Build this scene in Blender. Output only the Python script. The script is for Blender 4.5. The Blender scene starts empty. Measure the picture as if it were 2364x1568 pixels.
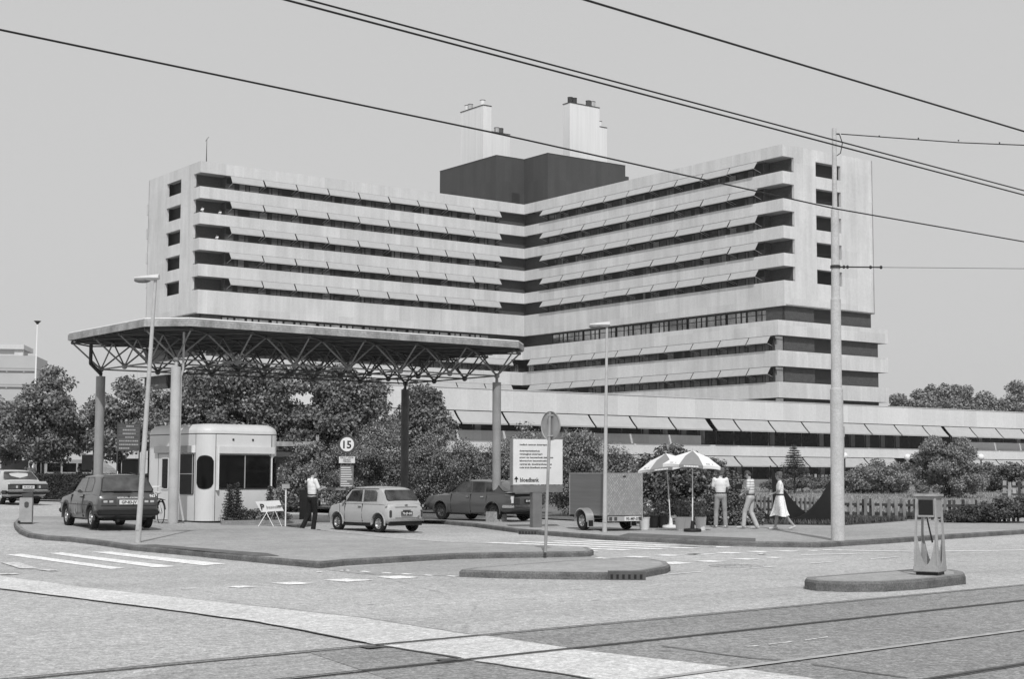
import bpy, bmesh, math, random
import numpy as np
from mathutils import Vector, Matrix
rnd = random.Random(7)
R = math.radians
scene = bpy.context.scene
col = scene.collection
# ------------------------------------------------------------------ camera
FV, PITCH, ROLL, EYE = 3480.0, R(5.12), R(0.16), 1.7
_r0 = Vector((1, 0, 0)); _f = Vector((0, math.cos(PITCH), math.sin(PITCH))); _u0 = Vector((0, -math.sin(PITCH), math.cos(PITCH)))
_rt = _r0*math.cos(ROLL) + _u0*math.sin(ROLL); _up = _u0*math.cos(ROLL) - _r0*math.sin(ROLL)
cd = bpy.data.cameras.new('camera'); cam = bpy.data.objects.new('camera', cd); col.objects.link(cam)
m = Matrix((_rt, _up, -_f)).transposed().to_4x4(); m.translation = Vector((0, 0, EYE)); cam.matrix_world = m
cd.sensor_width = 36; cd.lens = FV*36/2364; cd.clip_end = 9000; cd.clip_start = .1
scene.camera = cam
# ------------------------------------------------------------------ world, sun, exposure
SUN_EL, SUN_AZ = R(47), R(2.5)     # sun behind the camera, a little to its right
w = bpy.data.worlds.new('World'); scene.world = w; w.use_nodes = True
nt = w.node_tree; bg = nt.nodes['Background']
sky = nt.nodes.new('ShaderNodeTexSky'); sky.sky_type = 'NISHITA'; sky.sun_disc = False
sky.sun_elevation = SUN_EL; sky.sun_rotation = math.pi + SUN_AZ if False else R(180) - SUN_AZ
sky.dust_density = 4; sky.air_density = 1; sky.ozone_density = 1
bw = nt.nodes.new('ShaderNodeRGBToBW')            # the photograph is black and white
hz = nt.nodes.new('ShaderNodeMix'); hz.data_type = 'FLOAT'; hz.inputs[0].default_value = .86; hz.inputs[3].default_value = 4.75
nt.links.new(sky.outputs[0], bw.inputs[0]); nt.links.new(bw.outputs[0], hz.inputs[2]); nt.links.new(hz.outputs[0], bg.inputs[0])
bg.inputs[1].default_value = .134
sd = bpy.data.lights.new('sun', 'SUN'); sd.energy = 3.1; sd.angle = R(.6); sd.color = (1, 1, 1)
so = bpy.data.objects.new('sun', sd); col.objects.link(so)
sdir = Vector((math.sin(SUN_AZ)*math.cos(SUN_EL), -math.cos(SUN_AZ)*math.cos(SUN_EL), math.sin(SUN_EL)))  # towards the sun
so.rotation_euler = sdir.to_track_quat('Z', 'Y').to_euler(); so.location = (0, -20, 40)
vs = scene.view_settings; vs.view_transform = 'Standard'; vs.look = 'None'; vs.exposure = 0; vs.gamma = 1; vs.use_curve_mapping = False
HAZE_DENSITY = 0.00016
scene.cycles.max_bounces = 6; scene.cycles.transparent_max_bounces = 8

# ------------------------------------------------------------------ measuring helpers
def ss(t, a, b):
    t = min(1, max(0, (t-a)/(b-a))); return t*t*(3-2*t)
def gz(x, y):
    """height of the terrain: the left side climbs a little, the lawn far right climbs away from the street"""
    a = .02*min(22, max(0, -x-2))*ss(y, 30, 46)
    b = ss(x, 0, 9)*.0167*min(70, max(0, y-62))
    return a+b
def ray(x, y):
    x /= 1.5575; y /= 1.5575
    return _f + _rt*((x-1182)/FV) - _up*((y-784)/FV)
def G(x, y, off=0.0):
    """terrain point (raised by off) seen at pixel x, y of the photograph"""
    d = ray(x, y); z = 0
    for _ in range(25):
        t = (z+off-EYE)/d.z; p = Vector((d.x*t, d.y*t)); z = .5*z + .5*gz(p.x, p.y)
    return Vector((p.x, p.y, gz(p.x, p.y)+off))
def D(x, y, Y):
    d = ray(x, y); t = Y/d.y; return Vector((d.x*t, Y, EYE+d.z*t))
# ------------------------------------------------------------------ materials (all grey: the photograph is black and white)
MATS = {}
def nodemat(name):
    m = bpy.data.materials.new(name); m.use_nodes = True; MATS[name] = m
    return m, m.node_tree, m.node_tree.nodes['Principled BSDF']
def N(nt, typ, **kw):
    n = nt.nodes.new(typ)
    for k, v in kw.items(): setattr(n, k, v)
    return n
def mathn(nt, op, a, b=None, c=None):
    n = N(nt, 'ShaderNodeMath', operation=op)
    for i, v in enumerate((a, b, c)):
        if v is None: continue
        if isinstance(v, (int, float)): n.inputs[i].default_value = v
        else: nt.links.new(v, n.inputs[i])
    return n.outputs[0]
def noise(nt, vec, scale, detail=3, rough=.55):
    n = N(nt, 'ShaderNodeTexNoise'); n.inputs['Scale'].default_value = scale; n.inputs['Detail'].default_value = detail
    n.inputs['Roughness'].default_value = rough; nt.links.new(vec, n.inputs['Vector']); return n.outputs[0]
def mapr(nt, v, a, b, c, d, clamp=True):
    n = N(nt, 'ShaderNodeMapRange'); n.clamp = clamp; nt.links.new(v, n.inputs[0])
    for i, q in enumerate((a, b, c, d)): n.inputs[i+1].default_value = q
    return n.outputs[0]
def scalev(nt, vec, s):
    n = N(nt, 'ShaderNodeMapping'); n.inputs['Scale'].default_value = s; nt.links.new(vec, n.inputs[0]); return n.outputs[0]
def mat(name, base, rough=.6, amp=.12, scale=6, spec=.35, metal=0, bump=0, fine=0, finescale=60, coat=0, island=0, transl=0, vscale=None, alpha=None):
    m, nt, p = nodemat(name)
    tc = N(nt, 'ShaderNodeTexCoord'); vec = tc.outputs['Object']
    if vscale: vec = scalev(nt, vec, vscale)
    n1 = noise(nt, vec, scale, 4)
    f = mapr(nt, n1, .3, .7, 1-amp, 1+amp)
    if fine:
        n2 = noise(nt, tc.outputs['Object'], finescale, 2, .7); f = mathn(nt, 'MULTIPLY', f, mapr(nt, n2, .32, .68, 1-fine, 1+fine))
    if island:
        g = N(nt, 'ShaderNodeNewGeometry'); f = mathn(nt, 'MULTIPLY', f, mapr(nt, g.outputs['Random Per Island'], 0, 1, 1-island, 1+island))
    v = mathn(nt, 'MULTIPLY', f, base)
    nt.links.new(v, p.inputs['Base Color'])
    p.inputs['Roughness'].default_value = rough; p.inputs['Specular IOR Level'].default_value = spec; p.inputs['Metallic'].default_value = metal
    p.inputs['Coat Weight'].default_value = coat; p.inputs['Coat Roughness'].default_value = .06
    if bump:
        b = N(nt, 'ShaderNodeBump'); b.inputs['Strength'].default_value = bump; b.inputs['Distance'].default_value = .02
        nt.links.new(n1, b.inputs['Height']); nt.links.new(b.outputs[0], p.inputs['Normal'])
    if transl:
        t = N(nt, 'ShaderNodeBsdfTranslucent'); nt.links.new(v, t.inputs[0]); mx = N(nt, 'ShaderNodeMixShader'); mx.inputs[0].default_value = transl
        nt.links.new(p.outputs[0], mx.inputs[1]); nt.links.new(t.outputs[0], mx.inputs[2]); nt.links.new(mx.outputs[0], nt.nodes['Material Output'].inputs[0])
    return m
def road_mat(name, base, spread, dark=.0, slab=False):
    """speckled asphalt or paving with broad worn patches and a few tar lines"""
    m, nt, p = nodemat(name); tc = N(nt, 'ShaderNodeTexCoord'); vec = tc.outputs['Object']
    big = mapr(nt, noise(nt, vec, .18, 5, .6), .3, .7, 1-.13, 1+.13)
    mid = mapr(nt, noise(nt, scalev(nt, vec, (1, .6, 1)), 2.2, 4, .7), .3, .7, .93, 1.07)
    fine = mapr(nt, noise(nt, vec, 34, 3, .8), .33, .67, 1-spread, 1+spread)
    finer = mapr(nt, noise(nt, vec, 11, 2, .6), .3, .7, 1-spread*.45, 1+spread*.45)
    v = mathn(nt, 'MULTIPLY', mathn(nt, 'MULTIPLY', big, mid), mathn(nt, 'MULTIPLY', fine, finer))
    grit = N(nt, 'ShaderNodeTexVoronoi'); grit.inputs['Scale'].default_value = 16; nt.links.new(vec, grit.inputs['Vector'])
    sv = N(nt, 'ShaderNodeSeparateColor'); nt.links.new(grit.outputs['Color'], sv.inputs[0])
    v = mathn(nt, 'MULTIPLY', v, mapr(nt, sv.outputs[0], 0, 1, 1-spread*.33, 1+spread*.33))
    rm = N(nt, 'ShaderNodeMapping'); rm.inputs['Rotation'].default_value = (0, 0, R(-42)); nt.links.new(vec, rm.inputs[0])
    wear = mapr(nt, noise(nt, scalev(nt, rm.outputs[0], (.06, 1, 1)), .9, 4, .6), .3, .7, .92, 1.07)       # wheel tracks along the street
    rm2 = N(nt, 'ShaderNodeMapping'); rm2.inputs['Rotation'].default_value = (0, 0, R(40)); nt.links.new(vec, rm2.inputs[0])
    oil = mapr(nt, noise(nt, scalev(nt, rm2.outputs[0], (.25, 1, 1)), .55, 6, .7), .62, .74, 1, .86)        # oil and repair stains
    v = mathn(nt, 'MULTIPLY', v, mathn(nt, 'MULTIPLY', wear, oil))
    vor = N(nt, 'ShaderNodeTexVoronoi', feature='DISTANCE_TO_EDGE'); vor.inputs['Scale'].default_value = .11
    nt.links.new(scalev(nt, vec, (1, 1.3, 1)), vor.inputs['Vector'])
    if not slab:
        wob = mathn(nt, 'ADD', vor.outputs['Distance'], mathn(nt, 'MULTIPLY', noise(nt, vec, 1.4, 4), .02))
        v = mathn(nt, 'MULTIPLY', v, mapr(nt, wob, .0095, .0125, .8, 1))
        sp = N(nt, 'ShaderNodeTexVoronoi'); sp.inputs['Scale'].default_value = .75; nt.links.new(vec, sp.inputs['Vector'])
        v = mathn(nt, 'MULTIPLY', v, mapr(nt, sp.outputs['Distance'], .035, .06, .55, 1))
    else:
        br = N(nt, 'ShaderNodeTexBrick'); br.inputs['Scale'].default_value = 1; br.inputs['Brick Width'].default_value = .3; br.inputs['Row Height'].default_value = .3
        br.inputs['Mortar Size'].default_value = .008; br.inputs['Color1'].default_value = (1, 1, 1, 1); br.inputs['Color2'].default_value = (.9, .9, .9, 1); br.inputs['Mortar'].default_value = (.78, .78, .78, 1)
        rot = N(nt, 'ShaderNodeMapping'); rot.inputs['Rotation'].default_value = (0, 0, R(38)); nt.links.new(vec, rot.inputs[0]); nt.links.new(rot.outputs[0], br.inputs['Vector'])
        v = mathn(nt, 'MULTIPLY', v, br.outputs[0])
    nt.links.new(mathn(nt, 'MULTIPLY', v, base), p.inputs['Base Color']); p.inputs['Roughness'].default_value = .9; p.inputs['Specular IOR Level'].default_value = .2
    b = N(nt, 'ShaderNodeBump'); b.inputs['Strength'].default_value = .35; b.inputs['Distance'].default_value = .01; nt.links.new(fine, b.inputs['Height']); nt.links.new(b.outputs[0], p.inputs['Normal'])
    return m
def concrete_mat(name, base, pitch=2.65, soot=.1, hpitch=None):
    """cladding slabs: each slab a slightly different tone, thin joints, rain streaks under the top edges"""
    m, nt, p = nodemat(name); tc = N(nt, 'ShaderNodeTexCoord'); vec = tc.outputs['Object']
    sx = N(nt, 'ShaderNodeSeparateXYZ'); nt.links.new(vec, sx.inputs[0])
    s = mathn(nt, 'DIVIDE', mathn(nt, 'ADD', sx.outputs[0], sx.outputs[1]), pitch)
    cell = mathn(nt, 'FLOOR', s); zc = mathn(nt, 'FLOOR', mathn(nt, 'DIVIDE', mathn(nt, 'ADD', sx.outputs[2], .6), 3.66))
    cb = N(nt, 'ShaderNodeCombineXYZ'); nt.links.new(cell, cb.inputs[0]); nt.links.new(zc, cb.inputs[1])
    wn = N(nt, 'ShaderNodeTexWhiteNoise'); nt.links.new(cb.outputs[0], wn.inputs['Vector'])
    tone = mapr(nt, wn.outputs['Value'], 0, 1, .92, 1.045)
    fr = mathn(nt, 'FRACT', s); jn = mapr(nt, mathn(nt, 'ABSOLUTE', mathn(nt, 'SUBTRACT', fr, .5)), .485, .499, 1, 1.14)
    st = mapr(nt, noise(nt, scalev(nt, vec, (1, 1, .12)), .8, 4, .6), .3, .72, 1+soot*.3, 1-soot*.9)
    bl = mapr(nt, noise(nt, vec, .25, 4), .3, .7, .96, 1.04); gr = mapr(nt, noise(nt, vec, 3.5, 3, .8), .3, .7, .93, 1.07)
    v = mathn(nt, 'MULTIPLY', mathn(nt, 'MULTIPLY', tone, jn), mathn(nt, 'MULTIPLY', mathn(nt, 'MULTIPLY', st, bl), gr))
    nt.links.new(mathn(nt, 'MULTIPLY', v, base), p.inputs['Base Color']); p.inputs['Roughness'].default_value = .85; p.inputs['Specular IOR Level'].default_value = .2
    return m
M_road = road_mat('road_asphalt', .40, .46)
M_road2 = road_mat('lane_asphalt', .32, .34)
M_bed = road_mat('track_asphalt', .255, .48)
M_bed2 = road_mat('patched_asphalt', .33, .42)
M_strip = road_mat('pale_concrete_road', .56, .34)
M_pave = road_mat('pavement_slabs', .345, .24, slab=True)
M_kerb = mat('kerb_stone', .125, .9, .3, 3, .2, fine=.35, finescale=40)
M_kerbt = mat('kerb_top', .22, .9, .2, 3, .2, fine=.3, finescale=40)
M_paint = mat('road_paint', .74, .8, .25, 5, .2, fine=.3, finescale=25)
M_paintw = mat('worn_road_paint', .52, .8, .35, 8, .2, fine=.4, finescale=20)
M_rail = mat('rail_groove_steel', .07, .6, .3, 4, .4)
M_rail2 = mat('worn_rail_steel', .36, .55, .2, 4, .5)
M_conc = concrete_mat('facade_concrete', .57, 2.65, .17)
M_concl = concrete_mat('low_wing_concrete', .60, 2.43, .07)
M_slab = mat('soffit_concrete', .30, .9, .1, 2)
M_awn = mat('awning_canvas', .44, .85, .05, 1.5, .1, transl=.12)
M_brick = mat('dark_brick', .072, .9, .12, 1.2, .2, fine=.25, finescale=9, vscale=(1, 1, 4))
M_dark = mat('dark_frame', .028, .6, .1, 2)
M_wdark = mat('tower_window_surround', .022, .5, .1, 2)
M_pane = mat('grey_pane', .085, .15, .4, .9, .6, island=.75)  # varied grey per pane stands for reflections in the tower glass
M_glass = mat('dark_glass', .006, .04, .2, 2, .14)
M_mirror = mat('sky_reflecting_glass', .42, .12, .35, .6, .5, metal=.85, island=.3)
M_pent = concrete_mat('penthouse_cladding', .066, 1.3, .14)
M_chim = mat('chimney_cladding', .66, .8, .06, .8, .2, vscale=(3, 3, .1))
M_steel = mat('galvanised_steel', .30, .5, .15, 5, .45, metal=.2)
M_alu = mat('aluminium', .5, .35, .1, 4, .5, metal=.6)
M_chrome = mat('chrome', .75, .18, .05, 4, .6, metal=.95)
M_tramp = mat('tram_pole_paint', .43, .7, .1, 4, fine=.14, finescale=30)
M_lamp = mat('lamp_pole_paint', .40, .7, .1, 4, fine=.1)
M_lamphead = mat('lamp_housing', .52, .6, .1, 4)
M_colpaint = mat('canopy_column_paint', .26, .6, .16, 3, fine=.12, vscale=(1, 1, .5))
M_colpale = mat('canopy_column_lit_tone', .42, .6, .14, 3, fine=.1, vscale=(1, 1, .5))  # same column paint, its lit look put into a lighter colour
M_coldark = mat('canopy_column_shade_tone', .10, .6, .2, 3, fine=.1)  # back column: shade under the roof put into the colour
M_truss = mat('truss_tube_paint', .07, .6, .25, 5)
M_trussl = mat('truss_lit_front_tube', .2, .6, .25, 5)  # same tubes as the frame; light on the front put into the colour
M_fascia = mat('canopy_fascia', .29, .75, .35, 1.6, fine=.2, finescale=14, vscale=(1.2, 1.2, .35))
M_decksheet = mat('canopy_deck', .07, .8, .2, 2)
M_roofw = mat('canopy_roof_edge', .62, .7, .1, 3)
M_booth = mat('booth_polyester', .58, .45, .05, 2.5, .4, fine=.04, vscale=(1, 1, .4))
M_boothd = mat('booth_blind_box', .26, .6, .08, 3)
M_white = mat('white_paint', .72, .5, .05, 4)
M_signw = mat('white_sign_panel', .62, .45, .05, 3)
M_black = mat('black_paint', .012, .5, .1, 4)
M_grey = mat('grey_enamel', .16, .55, .1, 4)
M_dgrey = mat('dark_grey_enamel', .06, .5, .15, 4)
M_rubber = mat('tyre_rubber', .018, .85, .2, 8, .2)
M_wood = mat('weathered_timber', .27, .9, .4, 4, .2, vscale=(1, 1, .3), island=.35)
M_woodd = mat('dark_timber', .06, .9, .35, 4, .2, vscale=(1, 1, .3))
M_bark = mat('bark', .05, .95, .4, 6, .1)
M_leafp = mat('plane_tree_leaf', .175, .45, .3, .9, .5, island=.6, transl=.2)
M_leafs = mat('shrub_leaf', .225, .5, .35, .7, .4, island=.7, transl=.2)
M_leafd = mat('dark_shrub_leaf', .14, .5, .35, .9, .4, island=.7, transl=.15)
M_leafl = mat('pale_willow_leaf', .24, .5, .3, .9, .35, island=.6, transl=.25)
M_leaff = mat('distant_crown_leaf', .2, .8, .35, .12, .2, island=.5)  # base lightened so the colour itself carries distance haze
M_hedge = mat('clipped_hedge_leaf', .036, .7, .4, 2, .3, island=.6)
M_conif = mat('conifer_needle', .08, .7, .3, 3, .2, island=.5)
M_lawn = mat('lawn', .15, .95, .3, .5, .1, fine=.4, finescale=9)
M_dry = mat('dry_lawn', .26, .95, .22, .6, .1, fine=.35, finescale=9)
M_grass = mat('grass_blade', .10, .8, .3, .6, .2, island=.6, transl=.2)
M_grassd = mat('dry_grass_blade', .24, .8, .25, .6, .2, island=.5, transl=.2)
M_steels = mat('weathering_steel', .012, .8, .25, 1.2, .25)
M_skin = mat('skin', .30, .5, .05, 6, .4)
M_hair = mat('hair', .04, .6, .3, 30, .4, fine=.3)
M_hairl = mat('fair_hair', .11, .6, .3, 30, .4, fine=.3)
M_shirt = mat('white_shirt_cotton', .68, .85, .06, 9, .1)
M_trsd = mat('black_trousers', .016, .9, .15, 6, .1)
M_trsl = mat('light_trousers', .42, .9, .1, 8, .1)
M_trsg = mat('grey_trousers', .27, .9, .12, 8, .1)
M_shoel = mat('light_shoe', .45, .6, .1, 8)
M_leather = mat('black_leather', .015, .45, .1, 8)
# ------------------------------------------------------------------ mesh helpers
class MB:
    """collects shapes, then links them as ONE mesh object"""
    def __init__(s): s.v = []; s.f = []; s.mi = []; s.sm = []; s.cur = 0; s.M = None; s.smooth = False
    def add(s, vs, fs):
        o = len(s.v)
        if s.M is not None: vs = [s.M @ Vector(v) for v in vs]
        s.v += [tuple(v) for v in vs]
        for f in fs: s.f.append([i+o for i in f]); s.mi.append(s.cur); s.sm.append(s.smooth)
    def box(s, a, b):
        x0, x1 = sorted((a[0], b[0])); y0, y1 = sorted((a[1], b[1])); z0, z1 = sorted((a[2], b[2]))
        s.add([(x0,y0,z0),(x1,y0,z0),(x1,y1,z0),(x0,y1,z0),(x0,y0,z1),(x1,y0,z1),(x1,y1,z1),(x0,y1,z1)],
              [(3,2,1,0),(4,5,6,7),(0,1,5,4),(1,2,6,5),(2,3,7,6),(3,0,4,7)])
    def prism(s, pts, z0, z1, cap=True):
        n = len(pts)
        if sum(pts[i][0]*pts[(i+1) % n][1]-pts[(i+1) % n][0]*pts[i][1] for i in range(n)) < 0: pts = pts[::-1]
        s.add([(p[0], p[1], z0) for p in pts]+[(p[0], p[1], z1) for p in pts],
              ([tuple(range(n))[::-1], tuple(range(n, 2*n))] if cap else [])+[(i, (i+1) % n, (i+1) % n+n, i+n) for i in range(n)])
    def slab3(s, pts, t):
        """polygon of 3D points thickened by the vector t"""
        n = len(pts); t = Vector(t); P = [Vector(p) for p in pts]
        s.add(P+[p+t for p in P], [tuple(range(n))[::-1], tuple(range(n, 2*n))]+[(i, (i+1) % n, (i+1) % n+n, i+n) for i in range(n)])
    def tube(s, p0, p1, r0, r1=None, n=10, cap=True):
        r1 = r0 if r1 is None else r1; p0 = Vector(p0); p1 = Vector(p1); d = (p1-p0)
        if d.length < 1e-6: return
        q = d.to_track_quat('Z', 'Y'); vs = []
        for p, r in ((p0, r0), (p1, r1)):
            for i in range(n): a = 2*math.pi*i/n; vs.append(p+q @ Vector((r*math.cos(a), r*math.sin(a), 0)))
        fs = [(i, (i+1) % n, (i+1) % n+n, i+n) for i in range(n)]
        if cap: fs += [tuple(range(n))[::-1], tuple(range(n, 2*n))]
        s.add(vs, fs)
    def path(s, pts, r, n=6):
        for a, b in zip(pts, pts[1:]): s.tube(a, b, r, r, n)
    def lathe(s, prof, n=20, c=(0, 0, 0), axis='z'):
        vs = []; k = len(prof)
        for i in range(n):
            a = 2*math.pi*i/n
            for r, z in prof:
                if axis == 'z': vs.append((c[0]+r*math.cos(a), c[1]+r*math.sin(a), c[2]+z))
                else: vs.append((c[0]+r*math.cos(a), c[1]+z, c[2]+r*math.sin(a)))
        fs = [(i*k+j, ((i+1) % n)*k+j, ((i+1) % n)*k+j+1, i*k+j+1) for i in range(n) for j in range(k-1)]
        if axis != 'z': fs = [f[::-1] for f in fs]
        s.add(vs, fs)
    def ball(s, c, r, n=12, m=8, sc=(1, 1, 1), rot=None):
        vs = []; 
        for j in range(m+1):
            t = math.pi*j/m
            for i in range(n):
                a = 2*math.pi*i/n; v = Vector((math.sin(t)*math.cos(a)*r*sc[0], math.sin(t)*math.sin(a)*r*sc[1], math.cos(t)*r*sc[2]))
                if rot is not None: v = rot @ v
                vs.append(Vector(c)+v)
        s.add(vs, [(j*n+i, (j+1)*n+i, (j+1)*n+(i+1) % n, j*n+(i+1) % n) for j in range(m) for i in range(n)])
    def loft(s, secs, cap=True, closed=False):
        k = len(secs[0]); vs = [p for q in secs for p in q]; n = len(secs)
        fs = []
        for i in range(n-1):
            for j in range(k if closed else k-1):
                fs.append((i*k+j, i*k+(j+1) % k, (i+1)*k+(j+1) % k, (i+1)*k+j))
        if cap: fs += [tuple(range(k))[::-1], tuple(range((n-1)*k, n*k))]
        s.add(vs, fs)
    def build(s, name, mats, parent=None, fix=True, bevel=0, smooth=None):
        me = bpy.data.meshes.new(name)
        if not isinstance(mats, (list, tuple)): mats = [mats]
        for q in mats: me.materials.append(q)
        me.from_pydata(s.v, [], s.f); me.polygons.foreach_set('material_index', s.mi)
        me.polygons.foreach_set('use_smooth', [True]*len(s.f) if smooth else s.sm)
        if fix:
            b = bmesh.new(); b.from_mesh(me); bmesh.ops.recalc_face_normals(b, faces=b.faces)
            if bevel: bmesh.ops.bevel(b, geom=b.edges[:], offset=bevel, segments=2, affect='EDGES', clamp_overlap=True)
            b.to_mesh(me); b.free()
        me.update()
        if smooth or any(s.sm): me.set_sharp_from_angle(angle=R(38))
        o = bpy.data.objects.new(name, me); col.objects.link(o)
        if parent: o.parent = parent
        return o
class Sep:
    """like MB for boxes, but every box becomes a part of its own"""
    def __init__(s, name, mats, parent): s.a = (name, mats, parent); s.cur = 0
    def box(s, a, b):
        m = MB(); m.box(a, b); m.build(s.a[0], s.a[1][s.cur], s.a[2])
def tag(o, label, cat, group=None):
    o['label'] = label; o['category'] = cat
    if group: o['group'] = group
    return o
def thing(name, label, cat, loc=(0, 0, 0), rz=0, group=None):
    o = bpy.data.objects.new(name, None); col.objects.link(o); o.empty_display_size = .2
    o.location = loc; o.rotation_euler = (0, 0, rz); return tag(o, label, cat, group)
def struct(o, kind='structure'): o['kind'] = kind; return o
def lerp(a, b, t): return a+(b-a)*t
def copy_tree(o, parent=None):
    c = o.copy(); col.objects.link(c)
    if parent: c.parent = parent
    for ch in list(o.children): copy_tree(ch, c)
    return c
def text(body, size, name, m, parent, p, xdir, ydir, extrude=.002, align='LEFT', stretch=1, bold=0, spacing=1, lines=1):
    """lettering as a mesh laid on a plane: p is the baseline start"""
    cu = bpy.data.curves.new('t', 'FONT'); cu.body = body; cu.size = size; cu.align_x = align; cu.extrude = extrude; cu.offset = bold; cu.space_character = spacing
    cu.space_line = lines; cu.resolution_u = 2
    o = bpy.data.objects.new('t', cu); col.objects.link(o); bpy.context.view_layer.update()
    me = bpy.data.meshes.new_from_object(o.evaluated_get(bpy.context.evaluated_depsgraph_get())); bpy.data.objects.remove(o); me.name = name
    x = Vector(xdir).normalized(); y = Vector(ydir).normalized(); z = x.cross(y); M = Matrix((x*stretch, y, z)).transposed().to_4x4(); M.translation = Vector(p)
    me.transform(M); me.materials.clear(); me.materials.append(m)
    q = bpy.data.objects.new(name, me); col.objects.link(q); q.parent = parent; return q
def inset(pts, d):
    """offset a polygon inwards by d (list of 2D vectors)"""
    n = len(pts); A = sum(pts[i].x*pts[(i+1) % n].y-pts[(i+1) % n].x*pts[i].y for i in range(n)); sg = 1 if A > 0 else -1; out = []
    for i in range(n):
        a, b, c = pts[i-1], pts[i], pts[(i+1) % n]
        n1 = Vector((-(b-a).y, (b-a).x)).normalized()*sg; n2 = Vector((-(c-b).y, (c-b).x)).normalized()*sg
        h = n1+n2; L = h.length
        if L < .2: out.append(b+n1*d); continue
        h /= L; out.append(b+h*min(d/max(.3, h.dot(n1)), 2.5*d))
    return out
def drape(name, pts, m, off, cut=True):
    """flat patch that follows the terrain, raised by off"""
    b = bmesh.new(); f = b.faces.new([b.verts.new((p[0], p[1], 0)) for p in pts])
    if f.normal.z < 0: bmesh.ops.reverse_faces(b, faces=[f])
    bmesh.ops.triangulate(b, faces=b.faces[:]); xs = [p[0] for p in pts]; ys = [p[1] for p in pts]
    def cutall(ax, lo, hi, st):
        q = math.ceil(lo/st)*st
        while q < hi:
            no = (1, 0, 0) if ax == 0 else (0, 1, 0); bmesh.ops.bisect_plane(b, geom=b.verts[:]+b.edges[:]+b.faces[:], plane_co=(q*(1-ax), q*ax, 0), plane_no=no); q += st
    if cut:
        if max(ys) > 30 and min(xs) < -2: cutall(1, max(30, min(ys)), min(max(ys), 46), 1); cutall(0, max(-24, min(xs)), min(-1.9, max(xs)), 2)
        if max(ys) > 62 and max(xs) > 0: cutall(1, max(62, min(ys)), min(max(ys), 132), 4); cutall(0, 0, min(9.1, max(xs)), 1)
    for v in b.verts: v.co.z = gz(v.co.x, v.co.y)+off
    bmesh.ops.recalc_face_normals(b, faces=b.faces)
    for f in b.faces:
        if f.normal.z < 0: f.normal_flip()
    me = bpy.data.meshes.new(name); b.to_mesh(me); b.free(); me.materials.append(m)
    o = bpy.data.objects.new(name, me); col.objects.link(o); return struct(o)
def resample(pts, step=1.0):
    out = []; n = len(pts)
    for i in range(n):
        a, b = pts[i], pts[(i+1) % n]; k = max(1, int((b-a).length/step)) if (b-a).length < 60 else 1
        for j in range(k): out.append(a.lerp(b, j/k))
    return out
def raised(name, pts, h, m, kw=.13):
    """pavement or island: kerb stones (side and top strip) round a paved top"""
    P = resample([Vector((p[0], p[1])) for p in pts], 1.0); Q = inset(P, .03); I = inset(P, kw); n = len(P)
    mb = MB(); vs = []
    for ring, dz in ((P, -.06), (P, h-.035), (Q, h+.001), (I, h+.001)):
        vs += [(p.x, p.y, gz(p.x, p.y)+dz) for p in ring]
    fs = []; 
    for k in range(3):
        for i in range(n): fs.append((k*n+i, k*n+(i+1) % n, (k+1)*n+(i+1) % n, (k+1)*n+i))
    mb.v = vs; mb.f = fs; mb.mi = [0]*(2*n)+[1]*n; mb.sm = [False]*len(fs)
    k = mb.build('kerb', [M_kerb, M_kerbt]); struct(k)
    return drape(name, [tuple(p) for p in I], m, h)
# ------------------------------------------------------------------ ground, roads, pavements, markings
def gridground():
    xs = [-4000, -1500, -500, -200, -100, -60]+list(range(-40, 41, 2))+[60, 100, 200, 500, 1500, 4000]
    xs = sorted(set(xs+list(range(-2, 12)))); ys = [-300, -60, -20, 0, 10, 20]+list(range(28, 50))+list(range(50, 134, 4))+[160, 220, 400, 900, 2500, 6000]
    mb = MB(); W = len(xs); mb.v = [(x, y, gz(x, y)) for y in ys for x in xs]
    mb.f = [(j*W+i, j*W+i+1, (j+1)*W+i+1, (j+1)*W+i) for j in range(len(ys)-1) for i in range(W-1)]; mb.mi = [0]*len(mb.f); mb.sm = [True]*len(mb.f)
    return struct(mb.build('road', M_road, fix=False))
gridground()
def P(*xy, off=0): return [G(x, y, off).to_2d() for x, y in xy]
W2 = lambda *l: [Vector(p) for p in l]
plaza = P((49,1892),(54,1906),(70,1922),(100,1935),(160,1944),(252,1950),(326,1959),(385,1967),(430,1974),(474,1981),(700,2002),(915,2024),(1149,2046),(1240,2036),(1640,2012),(2080,2005),(2124,2003),(2135,1997),(2112,1988),(2050,1984),(1860,1980),(1600,1968),(1410,1953),(1136,1921),(1010,1907)) \
    + W2((-6.1,47.2),(-8.2,50.3),(-12.5,48.3),(-15.0,46.6)) + P((64,1876))
raised('pavement', plaza, .12, M_pave)
side = P((1440,1868),(1515,1878),(1700,1896),(1860,1918),(1972,1928),(2179,1944),(2300,1951),(2500,1961),(2717,1968),(2948,1971),(3207,1955),(3440,1938),(3682,1922)) \
    + W2((30,56),(30,70),(0,70),(-7,58),(-5.6,50))
raised('pavement', side, .13, M_pave)
isl1 = P((1651,2076),(1805,2082),(2050,2086),(2217,2087),(2310,2080),(2395,2064),(2411,2055),(2400,2044),(2350,2034),(2245,2029),(2050,2040),(1850,2055),(1700,2068))
raised('traffic_island', isl1, .12, M_pave)
isl2 = P((2893,2120),(2936,2127),(3042,2131),(3179,2130),(3317,2121),(3473,2102),(3468,2090),(3425,2081),(3284,2080),(2987,2104),(2896,2112))
raised('traffic_island', isl2, .15, M_pave, .17)
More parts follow.
